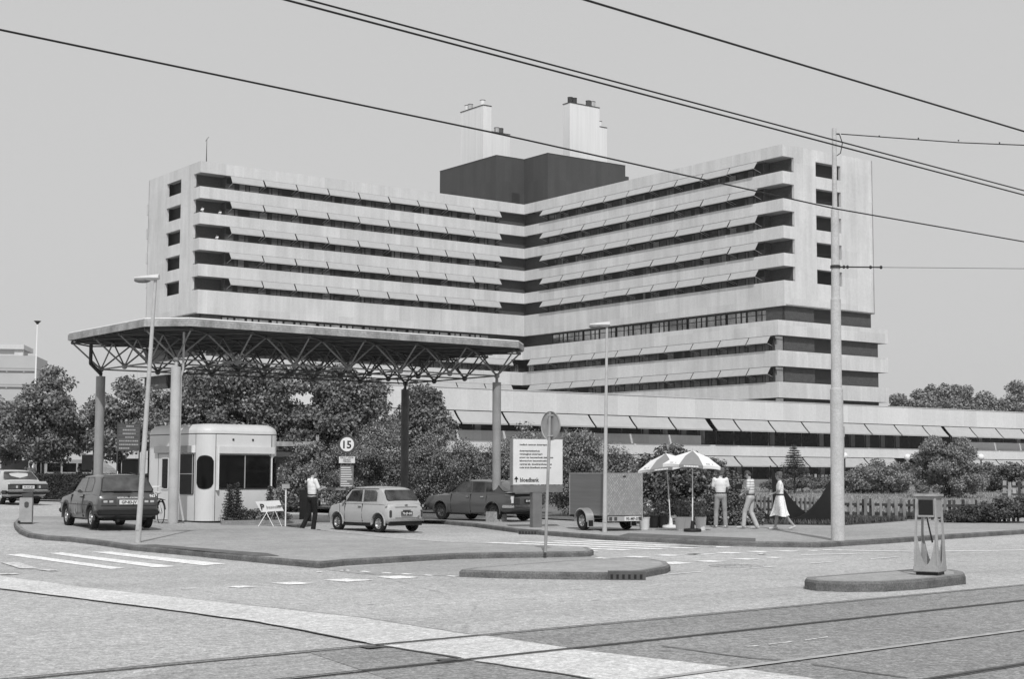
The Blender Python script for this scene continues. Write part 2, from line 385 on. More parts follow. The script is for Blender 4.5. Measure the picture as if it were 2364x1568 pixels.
# dropped kerbs where the pavement runs down to the crossings
drape('dropped_kerb', P((488,1981),(560,1979),(960,2013),(1005,2024),(915,2023),(700,2002)), M_kerb, .126)
drape('dropped_kerb', P((2225,1946),(2260,1936),(2500,1947),(2717,1956),(2717,1967),(2500,1960)), M_kerb, .136)
mb = MB()                                                # road-coloured fan between the islands
drape('lane', P((1149,2048),(1640,2014),(2135,1999),(2200,2016),(2245,2027),(1850,2053),(1655,2075),(1290,2066)), M_road2, .004)
# lawns
lawn = P((2435,1896),(2540,1900),(2800,1903),(2993,1905),(3037,1905),(3165,1897),(3315,1884),(3480,1876),(3682,1868)) + W2((38,70),(60,95),(80,140),(-4,140),(-3,66),(2,52))
drape('lawn', lawn, M_lawn, .145)
drape('lawn', W2((-12,63),(-2,59.5),(1.2,53),(3.2,49.5),(4.5,52),(4,66),(-3,70),(-14,70)), M_lawn, .17)
drape('dry_lawn', W2((6,60),(14,58.5),(22,58.5),(34,60),(46,75),(46,104),(10,104),(4,80)), M_dry, .165)
drape('far_pavement', W2((-15,69),(-10.5,66.2),(-6,71),(-3,78),(-40,90),(-60,78),(-40,73)), M_pave, .06)
# tram track, darker asphalt and the pale concrete crossing
tdir = Vector((.7375, .6753)); tn = Vector((-.6753, .7375))
def TP(s, n): return tdir*s+tn*n
drape('track_bed', W2(TP(6.9,12.03),TP(60,12.03),TP(60,4.5),TP(4.2,4.5),TP(4.2,9.4)), M_bed2, .004)
drape('track_bed', W2(TP(8.4,12.02),TP(60,12.02),TP(60,4.6),TP(6.2,4.6)), M_bed, .008)
strip = P((-60,2068),(0,2075),(330,2119),(825,2174),(1300,2227),(1684,2287),(1755,2292),(2030,2334),(2102,2345),(2600,2402),(2900,2442),(2990,2460),(2180,2460),(2080,2438),(1711,2383),(1656,2372),(1370,2326),(1315,2317),(935,2243),(550,2191),(0,2121),(-60,2113))
drape('concrete_crossing', strip, M_strip, .012)
def line(name, a, b, wd, m, off, n=1):
    a = Vector(a); b = Vector(b); d = (b-a).normalized(); q = Vector((-d.y, d.x))*wd/2
    return drape(name, [a-q, b-q, b+q, a+q], m, off, cut=False)
def tarline(pts, wd, off=.016):
    """a ragged joint filled with tar"""
    P_ = P(*pts); L = []; Rr = []; r = random.Random(3)
    fine = []
    for a, b in zip(P_, P_[1:]):
        k = max(2, int((b-a).length/.25)); fine += [a.lerp(b, j/k) for j in range(k)]
    fine.append(P_[-1])
    for i, p in enumerate(fine):
        d = (fine[min(i+1, len(fine)-1)]-fine[max(i-1, 0)]).normalized(); q = Vector((-d.y, d.x)); j = q*r.uniform(-.015, .015)
        L.append(p+q*wd*r.uniform(.3, .7)+j); Rr.append(p-q*wd*r.uniform(.3, .7)+j)
    mb = MB(); n = len(L); mb.add([(p.x, p.y, gz(p.x, p.y)+off) for p in L+Rr], [(i, i+1, n+i+1, n+i) for i in range(n-1)])
    return struct(mb.build('tar_joint', M_rail))
tarline([(-40,2117),(0,2121),(550,2191),(935,2243),(1315,2317)], .035)
tarline([(1370,2328),(1656,2373)], .05); tarline([(1711,2385),(2080,2440),(2180,2462)], .04)
tarline([(825,2173),(1300,2226),(1684,2287)], .018); tarline([(2382,2330),(2700,2374),(2880,2384)], .03); tarline([(2920,2396),(3260,2445)], .03)
for k, (nn, mm) in enumerate(((12.06, M_rail), (10.57, M_rail), (8.56, M_rail2), (7.04, M_rail))):
    mb = MB()
    for s0, s1 in ((-14, 70),):
        pts = []
        n0 = Vector(TP(s0, nn)); n1 = Vector(TP(s1, nn))
        for dn, dz0, wv in ((0, .02, .10 if mm is M_rail2 else .05),):
            q = tn*wv/2; mb.add([(v.x, v.y, dz0) for v in (n0-q, n1-q, n1+q, n0+q)], [(0, 1, 2, 3)])
        q0 = tn*.035; q1 = tn*(.036 if mm is M_rail2 else .06); mb.cur = 1; mb.add([(v.x, v.y, .018) for v in (n0-q1, n1-q1, n1-q0, n0-q0)], [(0, 1, 2, 3)])
        q0 = tn*.03; q1 = tn*.045; mb.add([(v.x, v.y, .017) for v in (n0+q0, n1+q0, n1+q1, n0+q1)], [(0, 1, 2, 3)])
    struct(mb.build('tram_rail', [mm, M_black], fix=False))
mb = MB()
for a in ([(1285,2333),(1370,2332),(1400,2334),(1325,2341)], [(1555,2379),(1625,2378),(1665,2383),(1590,2387)]):
    mb.add([(*p, .022) for p in P(*a)], [(0, 1, 2, 3)])
struct(mb.build('rail_joint_box', M_rail))
# painted markings
mk = MB()
def quad(mb, pts, off=.008):
    q = P(*pts); n = len(q); 
    # subdivide long stripes so that they follow the slope
    k = 10
    if n == 4:
        for i in range(k):
            a = [q[0].lerp(q[3], i/k), q[1].lerp(q[2], i/k), q[1].lerp(q[2], (i+1)/k), q[0].lerp(q[3], (i+1)/k)]
            mb.add([(p.x, p.y, gz(p.x, p.y)+off) for p in a], [(0, 1, 2, 3)])
for a in ([(330,1987),(396,1986),(814,2030),(731,2036)], [(176,1992),(225,1989),(638,2040),(555,2043)], [(22,1997),(77,1994),(451,2046),(396,2049)]): quad(mk, a)
za, zb, zc = G(1491, 1959.5), G(2113, 1985.5), G(2157, 1984)
sd_ = (zb-za).to_2d().normalized(); sn = Vector((-sd_.y, sd_.x)); 
for i in range(7):
    a = za.to_2d()+sn*(.88*i)+sd_*(.35*i); b = a+sd_*(5.1 if i else 5.15)
    for j in range(8):
        p, q = a.lerp(b, j/8), a.lerp(b, (j+1)/8); c = sn*.44
        mk.add([(v.x, v.y, gz(v.x, v.y)+.008) for v in (p, q, q+c, p+c)], [(0, 1, 2, 3)])
def c0(*l): return [(x/1.8185, 1850+y/1.8185) for x, y in l]
def c1_(*l): return [(1200+x/1.8185, 1850+y/1.8185) for x, y in l]
def c2_(*l): return [(2382+x/1.8185, 1850+y/1.8185) for x, y in l]
for a in (c0((1480,478),(1590,471),(1690,478),(1560,485)), c0((1770,454),(1930,445),(2055,456),(1900,465)), c0((2110,434),(2260,425),(2450,434),(2270,446)), c1_((280,414),(430,405),(565,417),(400,427)),
          c1_((1890,282),(1960,275),(2075,281),(2010,287)), c1_((2085,272),(2170,266),(2290,272),(2200,277)), c1_((2300,263),(2364,260),(2440,263),(2364,267)), c1_((2105,320),(2230,313),(2350,324),(2220,331)),
          c2_((140,264),(230,258),(350,264),(260,270)), c2_((340,256),(420,250),(535,256),(450,261)), c2_((540,248),(620,243),(715,247),(640,252)), c2_((725,244),(800,240),(900,244),(830,248)), c2_((200,310),(310,304),(420,311),(330,317)),
          c2_((435,296),(530,291),(635,296),(560,301)), c2_((650,286),(720,282),(795,287),(740,290)), c2_((905,240),(970,237),(1050,240),(990,243))): quad(mk, a)
for (x, y), wd in (((c0((1170,492))[0]), 130), (c0((2240,373))[0], 50), (c0((2066,384))[0], 42), (c0((240,545))[0], 90)):
    quad(mk, [(x, y-2), (x+wd*.4, y-3.2), (x+wd*.55, y-.5), (x+wd*.1, y)])
for x, y in ((35,372),(165,378),(305,386),(435,394),(580,403),(735,409)): quad(mk, c1_((x,y),(x+25,y-4),(x+82,y),(x+55,y+4)))
for i in range(7): x = 1700+i*52; y = 287+i*5.6; quad(mk, c1_((x,y),(x+50,y-2),(x+85,y+3),(x+35,y+5)))
for a in (c2_((960,324),(1148,309),(1152,311),(964,327)), c2_((1360,294),(1550,280),(1554,282),(1364,297)), c2_((520,359),(745,343),(748,346),(524,362)), c2_((0,398),(265,377),(270,379),(4,401)), c2_((905,268),(1350,257),(1352,260),(907,271))): quad(mk, a)
for a in (c2_((1050,234),(1640,245),(1640,248),(1040,238)), c2_((1825,243),(2500,235),(2500,238),(1825,247)), c1_((2100,205),(2500,213),(2500,216),(2110,209))): quad(mk, a)
struct(mk.build('road_marking', M_paint, fix=False))
mk = MB()
for a in (c0((0,318),(120,318),(260,362),(130,360)), c0((230,364),(320,363),(390,374),(310,376)), c0((0,392),(100,392),(130,398),(0,400)), c2_((540,872),(620,866),(640,872),(560,877)), c2_((690,858),(840,840),(850,845),(700,863)), c2_((930,830),(1080,808),(1085,813),(935,836)), c2_((620,262),(655,254),(680,262),(640,268))): quad(mk, a, .013)
struct(mk.build('worn_road_marking', M_paintw, fix=False))
def manhole(x, y, r, lab):
    g = G(x, y); mb = MB(); mb.lathe([(0, .012), (r*.8, .012), (r*.82, .006), (r*.86, .014), (r, .012), (r*1.02, .004)], 24)
    for i in range(-3, 4): mb.box((-r*.6, i*r*.2-.01, .012), (r*.6, i*r*.2+.01, .02))
    o = mb.build('manhole_cover', M_bed2); o.location = g; tag(o, lab, 'manhole cover')
manhole(2645, 2037, .5, 'round dark manhole cover in the road beyond the right island')
# gully gratings set in the kerbs
for (x, y, rz, lab) in ((2256,2088,-.02,'cast iron gully grating in the kerb of the small island'), (1905,1924,-.45,'cast iron gully in the kerb near the sign board post'),):
    g = G(x, y, 0)+Vector((0, .135, .122)); mb = MB(); mb.box((-.30,-.115,-.13), (.30,.16,.015)); mb.cur = 1
    for i in range(6): mb.box((-.27+i*.095, -.122, -.10), (-.23+i*.095, -.113, -.03))
    o = mb.build('gully_grating', [M_rail, M_black]); o.location = g; o.rotation_euler.z = rz; tag(o, lab, 'gully')
# ------------------------------------------------------------------ the hospital tower: two equal wings meeting in an inner corner
ORG = Vector((1.9193, 243.0, 0)); BROT = math.atan2(.5953, .8035)
hosp = thing('hospital_tower', 'high concrete hospital with two long wings of banded balconies and brick penthouse', 'hospital', ORG, BROT)
LW = lambda s, d, z: (-s, d, z)
RW = lambda s, d, z: (d, -s, z)
BANDS = [(45.6, 44.0), (42.0, 40.35), (38.3, 36.7), (34.67, 33.0), (31.0, 29.3), (27.35, 24.0)]
LOW = [(22.0, 20.0), (18.0, 15.92), (13.85, 11.8), (9.8, 7.7), (5.8, 3.8)]
def bx(mb, W, s0, s1, d0, d1, z0, z1): mb.box(W(s0, d0, z0), W(s1, d1, z1))
shell = MB(); slabm = MB(); brick = Sep('brick_wall', [M_brick], hosp); dark = MB()
# parapets
for bi, (zt, zb) in enumerate(BANDS):
    p = MB()
    for W in (LW, RW):
        bx(p, W, -.25 if W is LW else 0, 57, 0, .25, zb, zt)
        bx(p, W, 56.75, 57, .25, 2.15 if bi not in (0, 5) else 18, zb, zt)
        if bi not in (0, 5) and W is LW: bx(p, W, 54.9, 57.02, 18.0, 18.55, zb, zt)   # balcony ends on the far side
        else: pass
    p.build('parapet', M_conc, hosp)
for W in (LW, RW):
    for bi, (zt, zb) in enumerate(BANDS):
        bx(slabm, W, -2 if W is LW else 2.3, 56.7, .26, 2.6, zb+.02, zb+.32)
    # end walls with their square openings
    for lo, hi in ((2.15, 6.4), (11.4, 18)): bx(shell, W, 56.6, 57, lo, hi, 27.35, 44.0)
    for bi in range(5):
        if bi: bx(shell, W, 56.62, 56.99, 6.4, 11.4, BANDS[bi][1], BANDS[bi][0])
        zt = BANDS[bi][1]; zb = BANDS[bi+1][0]
        bx(dark, W, 55.9, 56.0, 6.0, 11.8, zb-.1, zt+.1)
        bx(slabm, W, 55.95, 56.6, 6.4, 11.4, zt, zt+.15)
        bx(brick, W, 52.6, 56.55, 2.2, 2.4, zb-.3, zt+.3)          # loggia back wall
        bx(brick, W, 52.45, 52.6, 1.0, 2.4, zb-.3, zt+.3)
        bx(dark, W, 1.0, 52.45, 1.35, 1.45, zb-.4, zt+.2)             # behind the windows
        if W is LW: bx(brick, W, -1.2, 4.9, 1.0, 1.2, zb-.3, zt+.2)
        else: bx(brick, W, -1.0, 4.9, 1.0, 1.2, zb-.3, zt+.2)
    for zt, zb in BANDS[1:]: bx(slabm, W, 52.6, 56.7, .26, 2.2, zt-.9, zt-.75)
    bx(slabm, W, 0, 57.0, .25, 18, 24.0, 24.18)
    bx(slabm, W, -18 if W is LW else -.0, 56.7, .3, 17.8, 44.95, 45.1)
    bx(shell, W, -18, 57.0, 17.8, 18, 24.2, 45.6)
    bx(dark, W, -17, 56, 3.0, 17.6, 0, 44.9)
for W in (LW, RW):   # thin pipe rail along each corner balcony
    for bi in range(1, 6):
        z = BANDS[bi][0]+.16; r = MB(); r.path([W(52.6, .12, z), W(56.88, .12, z), W(56.88, 2.1, z)], .035)
        for s in (53, 54.3, 55.6, 56.88): r.tube(W(s, .12, z-.16), W(s, .12, z), .02)
        r.build('balcony_rail', M_dark, hosp)
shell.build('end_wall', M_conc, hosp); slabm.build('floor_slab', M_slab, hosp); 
# windows and awnings: one part per bay; beyond a hundred of each the rest share one part
cnt = {'window': 0, 'awning': 0}; over = {'window': MB(), 'awning': MB()}
def emit(kind, fn, mats, W):
    if cnt[kind] < 100:
        cnt[kind] += 1; mb = MB(); fn(mb); mb.build(kind, mats, hosp)
    else: fn(over[kind])
def winbay(mb, W, s0, s1, d, z0, z1, seed, panes, pane_mat=1):
    r = random.Random(seed); L = s1-s0
    mb.cur = 0
    bx(mb, W, s0, s1, d+.06, d+.12, z0, z1)
    for k, (a, b, hgt) in enumerate(panes):
        if pane_mat == 1 and r.random() < .14: continue
        mb.cur = 3 if pane_mat == 1 and r.random() < .08 else pane_mat; a_ = s0+L*a; b_ = s0+L*b; zt = lerp(z0, z1, hgt)
        bx(mb, W, a_, b_, d, d+.04, z0+.05, zt)
        mb.cur = 0
        if pane_mat == 2 and hgt > .7: bx(mb, W, a_, b_, d-.03, d+.01, lerp(z0, z1, .62), lerp(z0, z1, .66))
PAN = [(.02, .28, .62), (.315, .40, .62), (.43, .60, .66), (.64, .71, .62), (.75, .98, .6)]
PANM = [(.03, .215, .9), (.25, .345, .9), (.385, .475, .9), (.53, .715, .9), (.76, .86, .9), (.89, .985, .9)]
def awn(mb, W, s0, s1, z, d, drop, proj):
    t = .10
    P3 = lambda s, dd, zz: Vector(W(s, dd, zz))
    a = [P3(s0+t, d, z), P3(s1-t, d, z), P3(s1-t, d-proj, z-drop), P3(s0+t, d-proj, z-drop)]
    n = (a[1]-a[0]).cross(a[2]-a[0]).normalized()*.04
    mb.cur = 0; mb.slab3(a, n)
    mb.box(W(s0+t, d-proj-.04, z-drop-.10), W(s1-t, d-proj+.02, z-drop+.0))
    for s in (s0+.25, s1-.25): mb.tube(P3(s, d+.9, z-drop-.5), P3(s, d-proj+.04, z-drop-.05), .03, .03, 5)
frames = MB()
for W in (RW, LW):
    for bi in range(5):
        zt, zb = BANDS[bi][1], BANDS[bi+1][0]
        for k in range(9):
            s0 = 4.9+5.285*k; s1 = s0+5.285; sd_ = bi*100+k+(7 if W is LW else 0)
            emit('window', lambda mb: winbay(mb, W, s0, s1, 1.2, zb-.3, zt, sd_, PAN), [M_wdark, M_pane, M_mirror, M_boothd], W)
            av = random.Random(sd_*3+1).uniform(.93, 1.05); emit('awning', lambda mb: awn(mb, W, s0, s1, zt-.06, -.02, .93*av, .62*(2-av)), [M_awn], W)
    if W is RW or True:
        # storey 7: brick piers and large reflecting panes
        for k in range(6):
            s0 = 6.1+7.82*k; emit('window', lambda mb: winbay(mb, W, s0, s0+7.6, 1.1, 21.8, 24.0, 31+k, PANM, 2), [M_wdark, M_pane, M_mirror], W)
    for li in range(2):
        zt, zb = LOW[li][1], LOW[li+1][0]
        for k in range(10):
            s0 = 3.5+5.37*k; s1 = min(s0+5.37, 55.8)
            emit('window', lambda mb: winbay(mb, W, s0, s1, -.1, zb-.3, zt, 900+li*50+k, PAN), [M_wdark, M_pane, M_mirror, M_boothd], W)
            emit('awning', lambda mb: awn(mb, W, s0, s1, zt-.06, -1.42, .88, .6), [M_awn], W)
for k, mm in (('window', [M_wdark, M_pane, M_mirror, M_boothd]), ('awning', [M_awn])):
    if over[k].v: o = over[k].build(k, mm, hosp); o['kind'] = 'stuff'
# lower block
for zt, zb in LOW:
    p = MB(); 
    for W in (LW, RW):
        bx(p, W, 1.15 if W is LW else 1.4, 57.1, -1.4, -1.15, zb, zt)
        bx(p, W, 56.85, 57.1, -1.15, 20.5, zb, zt)
    p.build('parapet', M_conc, hosp)
ledge = MB(); lowwin = Sep('corner_window', [M_mirror, M_wdark], hosp)
for W in (LW, RW):
    for zt, zb in LOW:
        bx(ledge, W, 1.4, 56.85, -1.15, .6, zt-.5, zt-.35); bx(ledge, W, 1.4, 57.0, -1.15, 20.5, zb+.0, zb+.12); bx(ledge, W, 50, 56.85, .6, 20.4, zt-.5, zt-.35)
    # storey 7 walls
    bx(brick, W, 53.3, 56.5, .35, .6, 21.5, 24.0); bx(brick, W, -1.2 if W is LW else -1, 6.1, 1.05, 1.25, 21.5, 24.0)
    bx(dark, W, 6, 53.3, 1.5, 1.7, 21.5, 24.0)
    for (z0, z1) in ((21.5, 24.0), (17.5, 20.0), (13.4, 15.92), (9.3, 11.8), (5.3, 7.7)):
        a = .35 if z0 > 21 else .35; hi = 17.75 if z0 > 21 else 19.1
        bx(brick, W, 56.2, 56.5, a, 6.2, z0, z1); bx(brick, W, 56.2, 56.5, 11.3, hi, z0, z1)
        bx(dark, W, 55.8, 55.9, 6.2, 11.3, z0, z1)
        lowwin.cur = 0; bx(lowwin, W, 55.9, 55.95, 6.9, 8.2, z0, z1-.55)
        if z0 < 21:
            lowwin.cur = 0; bx(lowwin, W, 55.9, 56.4, -.95, .2, z0+.5, z1-.55); bx(lowwin, W, 55.9, 56.4, -.95, .2, z1-.45, z1-.08)
            lowwin.cur = 1; bx(lowwin, W, 55.85, 56.0, -1.1, .34, z0+.3, z1)
            bx(dark, W, 1.4, 55.9, .05, .3, z0, z1)
        # corner glazing in the inner angle
            for q in (1.2, 2.1): lowwin.cur = 0; bx(lowwin, W, q, q+.75, -.12, -.08, z0+.5, z1-.6)
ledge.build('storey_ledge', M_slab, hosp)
# penthouse
pn = MB()
def uv(mb, u0, u1, v0, v1, z0, z1): mb.box((u0, -v0, z0), (u1, -v1, z1))
uv(pn, -.72, 16, -23.7, -6.75, 44.9, 54.8); uv(pn, 5.02, 21.97, -6.75, -.2, 44.9, 54.8); uv(pn, 16, 21.97, -16, -6.75, 44.9, 54.7); uv(pn, 21.97, 22.8, -12, -.25, 44.9, 53.0)
pn.cur = 1
uv(pn, -.76, 16.04, -23.74, -6.72, 54.8, 54.92); uv(pn, 4.98, 22.0, -6.72, -.16, 54.8, 54.9)
ph = pn.build('penthouse', [M_pent, M_dark], hosp)
dr = MB(); uv(dr, 2.5, 4.1, -6.75, -6.69, 45.2, 48.9); dr.build('door', M_dark, ph)
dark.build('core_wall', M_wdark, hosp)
# lightning rod with a small bird on the corner
rd = MB(); rd.tube((-55.9, .5, 45.6), (-55.9, .5, 49.0), .07, .03); rd.tube((-56.1, .5, 48.6), (-55.6, .5, 49.3), .03); rd.build('lightning_rod', M_dark, hosp)
# chimneys
def chim(lab, u0, u1, v0, v1, zt, u2, zt2, pots):
    t = thing('chimney_tower', lab, 'chimney', ORG, BROT, 'white chimney slabs above the penthouse'); mb = MB()
    uv(mb, u0, u1, v0, v1, 45.12, zt); uv(mb, u1, u2, v0+1.5, v1-.02, 45.12, zt2); sh = mb.build('shaft', M_chim, t)
    c = MB(); uv(c, u0-.08, u1+.06, v0-.08, v1+.08, zt, zt+.13); uv(c, u1+.07, u2+.06, v0+1.4, v1+.04, zt2, zt2+.13); c.build('cap', M_dark, t)
    for (u, v, z, mm) in pots:
        p = MB(); p.tube((u, -v, z+.13), (u, -v, z+1.05), .47, .47, 12); p.cur = 1; p.tube((u, -v, z+1.05), (u, -v, z+1.15), .5, .5, 12); p.build('flue', [mm, M_dark], t)
    return t
chim('broad white chimney slab rising left behind the dark penthouse', 5.57, 7.35, -26.5, -19.5, 66.85, 11.5, 62.3,
     [(6.1, -20.4, 66.85, M_chim), (6.1, -24.2, 66.85, M_alu), (6.1, -25.2, 66.85, M_chim), (9.2, -20.4, 62.3, M_alu), (10.1, -20.4, 62.3, M_dgrey)])
chim('broad white chimney slab rising right behind the dark penthouse', 15.4, 22.1, -9.15, -7.25, 66.35, 23.8, 63.0,
     [(16.0, -7.9, 66.35, M_dark), (16.9, -7.9, 66.35, M_dark), (20.1, -7.9, 66.35, M_dgrey), (21.1, -7.9, 66.35, M_alu), (22.6, -7.9, 63.0, M_chim)])

# ------------------------------------------------------------------ low front wing (local x = u, y = -v; front face at v = 88)
lowb = thing('low_hospital_wing', 'long low two-storey concrete wing with canvas awnings in front of the tower', 'hospital wing', ORG, BROT)
y0 = -88.0; U0, U1 = -91.0, 34.0
mb = MB(); mb.box((U0, y0, 7.18), (U1, y0+.3, 9.07)); mb.box((U0, y0+.3, 7.18), (U0+.3, y0+20, 9.07)); mb.build('roof_parapet', M_concl, lowb)
mb = MB(); mb.box((U0+.3, y0+.3, 8.5), (U1, y0+22, 8.7)); mb.box((U0, y0-.06, 9.07), (U1, y0+.36, 9.12)); mb.build('roof', M_concl, lowb)
mb = MB(); mb.box((U0, y0, 3.57), (U1, y0+.3, 4.6)); mb.build('parapet', M_concl, lowb)
mb = Sep('recessed_parapet', [M_concl], lowb); mb.box((U0+4, y0+.55, 4.55), (-44.35, y0+.75, 5.5)); mb.box((-4.7, y0+.55, 4.55), (U1, y0+.75, 5.5))
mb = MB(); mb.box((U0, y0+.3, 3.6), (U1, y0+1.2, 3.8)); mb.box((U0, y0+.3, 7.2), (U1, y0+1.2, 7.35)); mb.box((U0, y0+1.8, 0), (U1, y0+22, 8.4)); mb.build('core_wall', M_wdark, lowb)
def low_awn(u0, u1, z, drop, nm='awning'):
    mb = MB(); t = .12; n = 6; top = []; 
    secs = []
    for i in range(n+1):      # a slightly bellied cloth
        q = i/n; dd = -.08-1.0*q; zz = z-drop*q-.05*math.sin(math.pi*q)
        secs.append([(u0+t, y0+dd, zz), (u1-t, y0+dd, zz), (u1-t, y0+dd+.02, zz-.05), (u0+t, y0+dd+.02, zz-.05)])
    mb.loft(secs, True, True); mb.box((u0+t, y0-1.14, z-drop-.13), (u1-t, y0-1.07, z-drop)); mb.build(nm, M_awn, lowb)
sec = [[-88.3, -83.4, -78.55, -73.7, -68.72, -63.85, -58.95, -54.05, -49.15, -44.3], [-43.8, -40.57, -35.73, -30.9, -26.05, -21.24, -16.43, -11.7, -8.4], [-8.0, -3.38, 1.39, 6.16, 10.95, 15.8, 20.6, 25.4]]
for s_ in sec:
    for a, b in zip(s_, s_[1:]): low_awn(a, b, 7.1, 1.02)
for s_ in ([-54.05, -49.15, -45.4, -40.5, -35.6, -30.85, -26.05, -21.4, -16.45], [-14+2.6, -8.4], [-8.0, -3.38, 1.3, 6.05, 10.9, 15.7]):
    for a, b in zip(s_, s_[1:]): low_awn(a, b, 3.5, .86)
def lowwindow(u0, u1, z0, z1, seed, big):
    r = random.Random(seed); mb = MB(); mb.cur = 0; d = y0+.9
    mb.box((u0, d+.05, z0), (u1, d+.1, z1)); k = 2; st = (u1-u0)/k
    for i in range(k):
        a = u0+st*i+.06; b = a+st-.12; mb.cur = 1; mb.box((a, d, z0+.05), (b, d+.03, z1-.62)); mb.box((a, d, z1-.55), (b, d+.03, z1-.05))
        mb.cur = 2; mb.box((a-.07, d-.04, z0), (a-.04, d+.0, z1)); 
        if r.random() < .5: mb.cur = 3; mb.box((a+.2, d-.01, z0+.1), (a+st*.35, d+.005, z1-.8))
    mb.cur = 2; mb.box((u0, d-.03, z1-.6), (u1, d, z1-.57)); mb.build('window', [M_wdark, M_glass, M_grey, M_pane], lowb)
for fl, (z0, z1, u0) in enumerate(((4.6, 7.2, -73.6), (.6, 3.6, -58.9))):
    k = 0
    while u0 < 16:
        lowwindow(u0, u0+4.86, z0, z1, 77+k+fl*40, True); u0 += 4.86; k += 1
for u in (-42.4, -29.2, -20.6, -12.9, 3): 
    mb = MB(); mb.box((u, y0+.3, 6.0), (u+1.1, y0+.38, 6.08)); mb.tube((u+.55, y0+.34, 6.08), (u+.7, y0-.1, 6.6), .02); mb.build('outdoor_lamp', M_alu, lowb)

# far building on the left
fb = thing('office_block', 'pale far-off office block with ribbon windows and rooftop pavilion', 'building', (-107, 330, 0), R(8))
mb = MB()
mb.box((-30, 0, 0), (2.3, 16, 27.4)); mb.build('wall', mat('far_facade', .40, .9, .06, .15), fb)
mb = MB()
for k in range(7):
    z = 25.4-k*3.55
    mb.cur = 1; mb.box((-30, -.05, z-.9), (2.34, 16.05, z-.75)); mb.cur = 0; mb.box((-30, -.1, z-1.75), (2.2, .02, z-1.35))
    for q in range(9): mb.cur = 1; mb.box((-29+q*3.6, -.14, z-1.8), (-28.7+q*3.6, .02, z-1.3))
mb.build('window_band', [mat('far_window', .10, .5, .1, 1), mat('far_joint', .28, .9, .1, 1)], fb)
mb = MB(); mb.box((-30, 2, 27.4), (-1.4, 12, 28.9)); mb.cur = 1; mb.box((-30, 1, 28.9), (-.4, 13, 29.9)); mb.box((-2.5, 1.6, 27.4), (-.6, 2.4, 28.9)); mb.build('rooftop_pavilion', [M_lamphead, M_lamphead], fb)
fp = thing('lamp_mast', 'tall thin white mast with a flat cap above the left plane tree', 'mast', (D(124, 1420, 100).x, 100, gz(-35, 100)))
mb = MB(); mb.tube((0, 0, 0), (.05, 0, 11.2), .075, .045, 8); mb.build('pole', M_white, fp); mb = MB(); mb.lathe([(0, 0), (.25, .02), (.1, -.12), (.06, -.2)], 12, (.05, 0, 11.35)); mb.build('cap', M_dark, fp)
# ------------------------------------------------------------------ entrance canopy: space frame roof on four columns
CROT = R(37.4); cz = gz(-9.7, 43.55)
can = thing('entrance_canopy', 'wide flat canopy on a tubular space frame over the entrance lanes', 'canopy', (-9.72, 43.55, 0), CROT)
B = 1.933; BB = 1.86; NA, NB = 6, 3
mb = MB()
A0, A1, B0, B1 = -1.07, 6*B+1.07, -1.07, 3*BB+1.07; ch = .95
outl = [(A0+ch, B0), (A1-ch, B0), (A1, B0+ch), (A1, B1-ch), (A1-ch, B1), (A0+ch, B1), (A0, B1-ch), (A0, B0+ch)]
n = len(outl); inn = [tuple(p) for p in inset([Vector(p) for p in outl], .06)]
def ring(pts, z): return [(p[0], p[1], z) for p in pts]
mb.loft([ring(outl, 5.88), ring(outl, 6.05), ring(inn, 6.09), ring(inn, 6.0)], False, True); mb.loft([ring(outl, 5.88), ring(inn, 5.88), ring(inn, 6.0)], False, True)
mb.build('fascia', M_fascia, can)
mb = MB(); mb.prism([tuple(p) for p in inset([Vector(p) for p in outl], .07)], 6.0, 6.09); e2_ = [tuple(p) for p in inset([Vector(p) for p in outl], .045)]; 
for i in range(n):
    a, b = e2_[i], e2_[(i+1) % n]; mb.tube((a[0], a[1], 6.105), (b[0], b[1], 6.105), .03, .03, 6)
mb.build('roof_edge', M_roofw, can)
mb = MB(); mb.prism([tuple(p) for p in inset([Vector(p) for p in outl], .08)], 5.93, 5.99)
k = 0; y = B0+.25
while y < B1-.2:
    cut_ = max(0, ch-(y-B0), ch-(B1-y))+.15; mb.box((A0+cut_, y, 5.86), (A1-cut_, y+.11, 5.93)); y += .483
mb.build('corrugated_deck', M_decksheet, can)
strip_ = MB()                                       # translucent roof strips from below: opaque, daylight through them put into a lighter grey
r_ = random.Random(4)
for i in range(7):
    for j in range(9):
        a = A0+1.0+i*1.9+(.35 if j % 2 else 0); b_ = B0+.62+j*.87
        if B0+.9 < b_ < B1-.9: strip_.box((a, b_, 5.90), (a+1.35, b_+.10, 5.925))
strip_.build('soffit_panel', M_grey, can)
tr = MB(); tf = MB()
T = lambda i, j: Vector((i*B, j*BB, 5.80)); Q = lambda i, j: Vector((i*B, j*BB, 5.0))
top = [(i+.5, j) for i in range(-1, NA+1) for j in range(NB+1)]+[(i, j+.5) for i in range(NA+1) for j in range(-1, NB+1)]
ts = set(top)
for (i, j) in top:
    tr.ball(T(i, j), .055, 6, 4)
    for di, dj in ((.5, .5), (.5, -.5)):
        if (i+di, j+dj) in ts: tr.tube(T(i, j), T(i+di, j+dj), .026, .026, 6)
for i in range(NA+1):
    for j in range(NB+1):
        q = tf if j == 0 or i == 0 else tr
        q.ball(Q(i, j), .095, 8, 6)
        for a, b in ((.5, 0), (-.5, 0), (0, .5), (0, -.5)): q.tube(Q(i, j), T(i+a, j+b), .027, .027, 6)
        if i < NA: q.tube(Q(i, j), Q(i+1, j), .026, .026, 6)
        if j < NB: q.tube(Q(i, j), Q(i, j+1), .026, .026, 6)
tr.build('space_frame', M_truss, can); tf.build('front_truss', M_trussl, can)
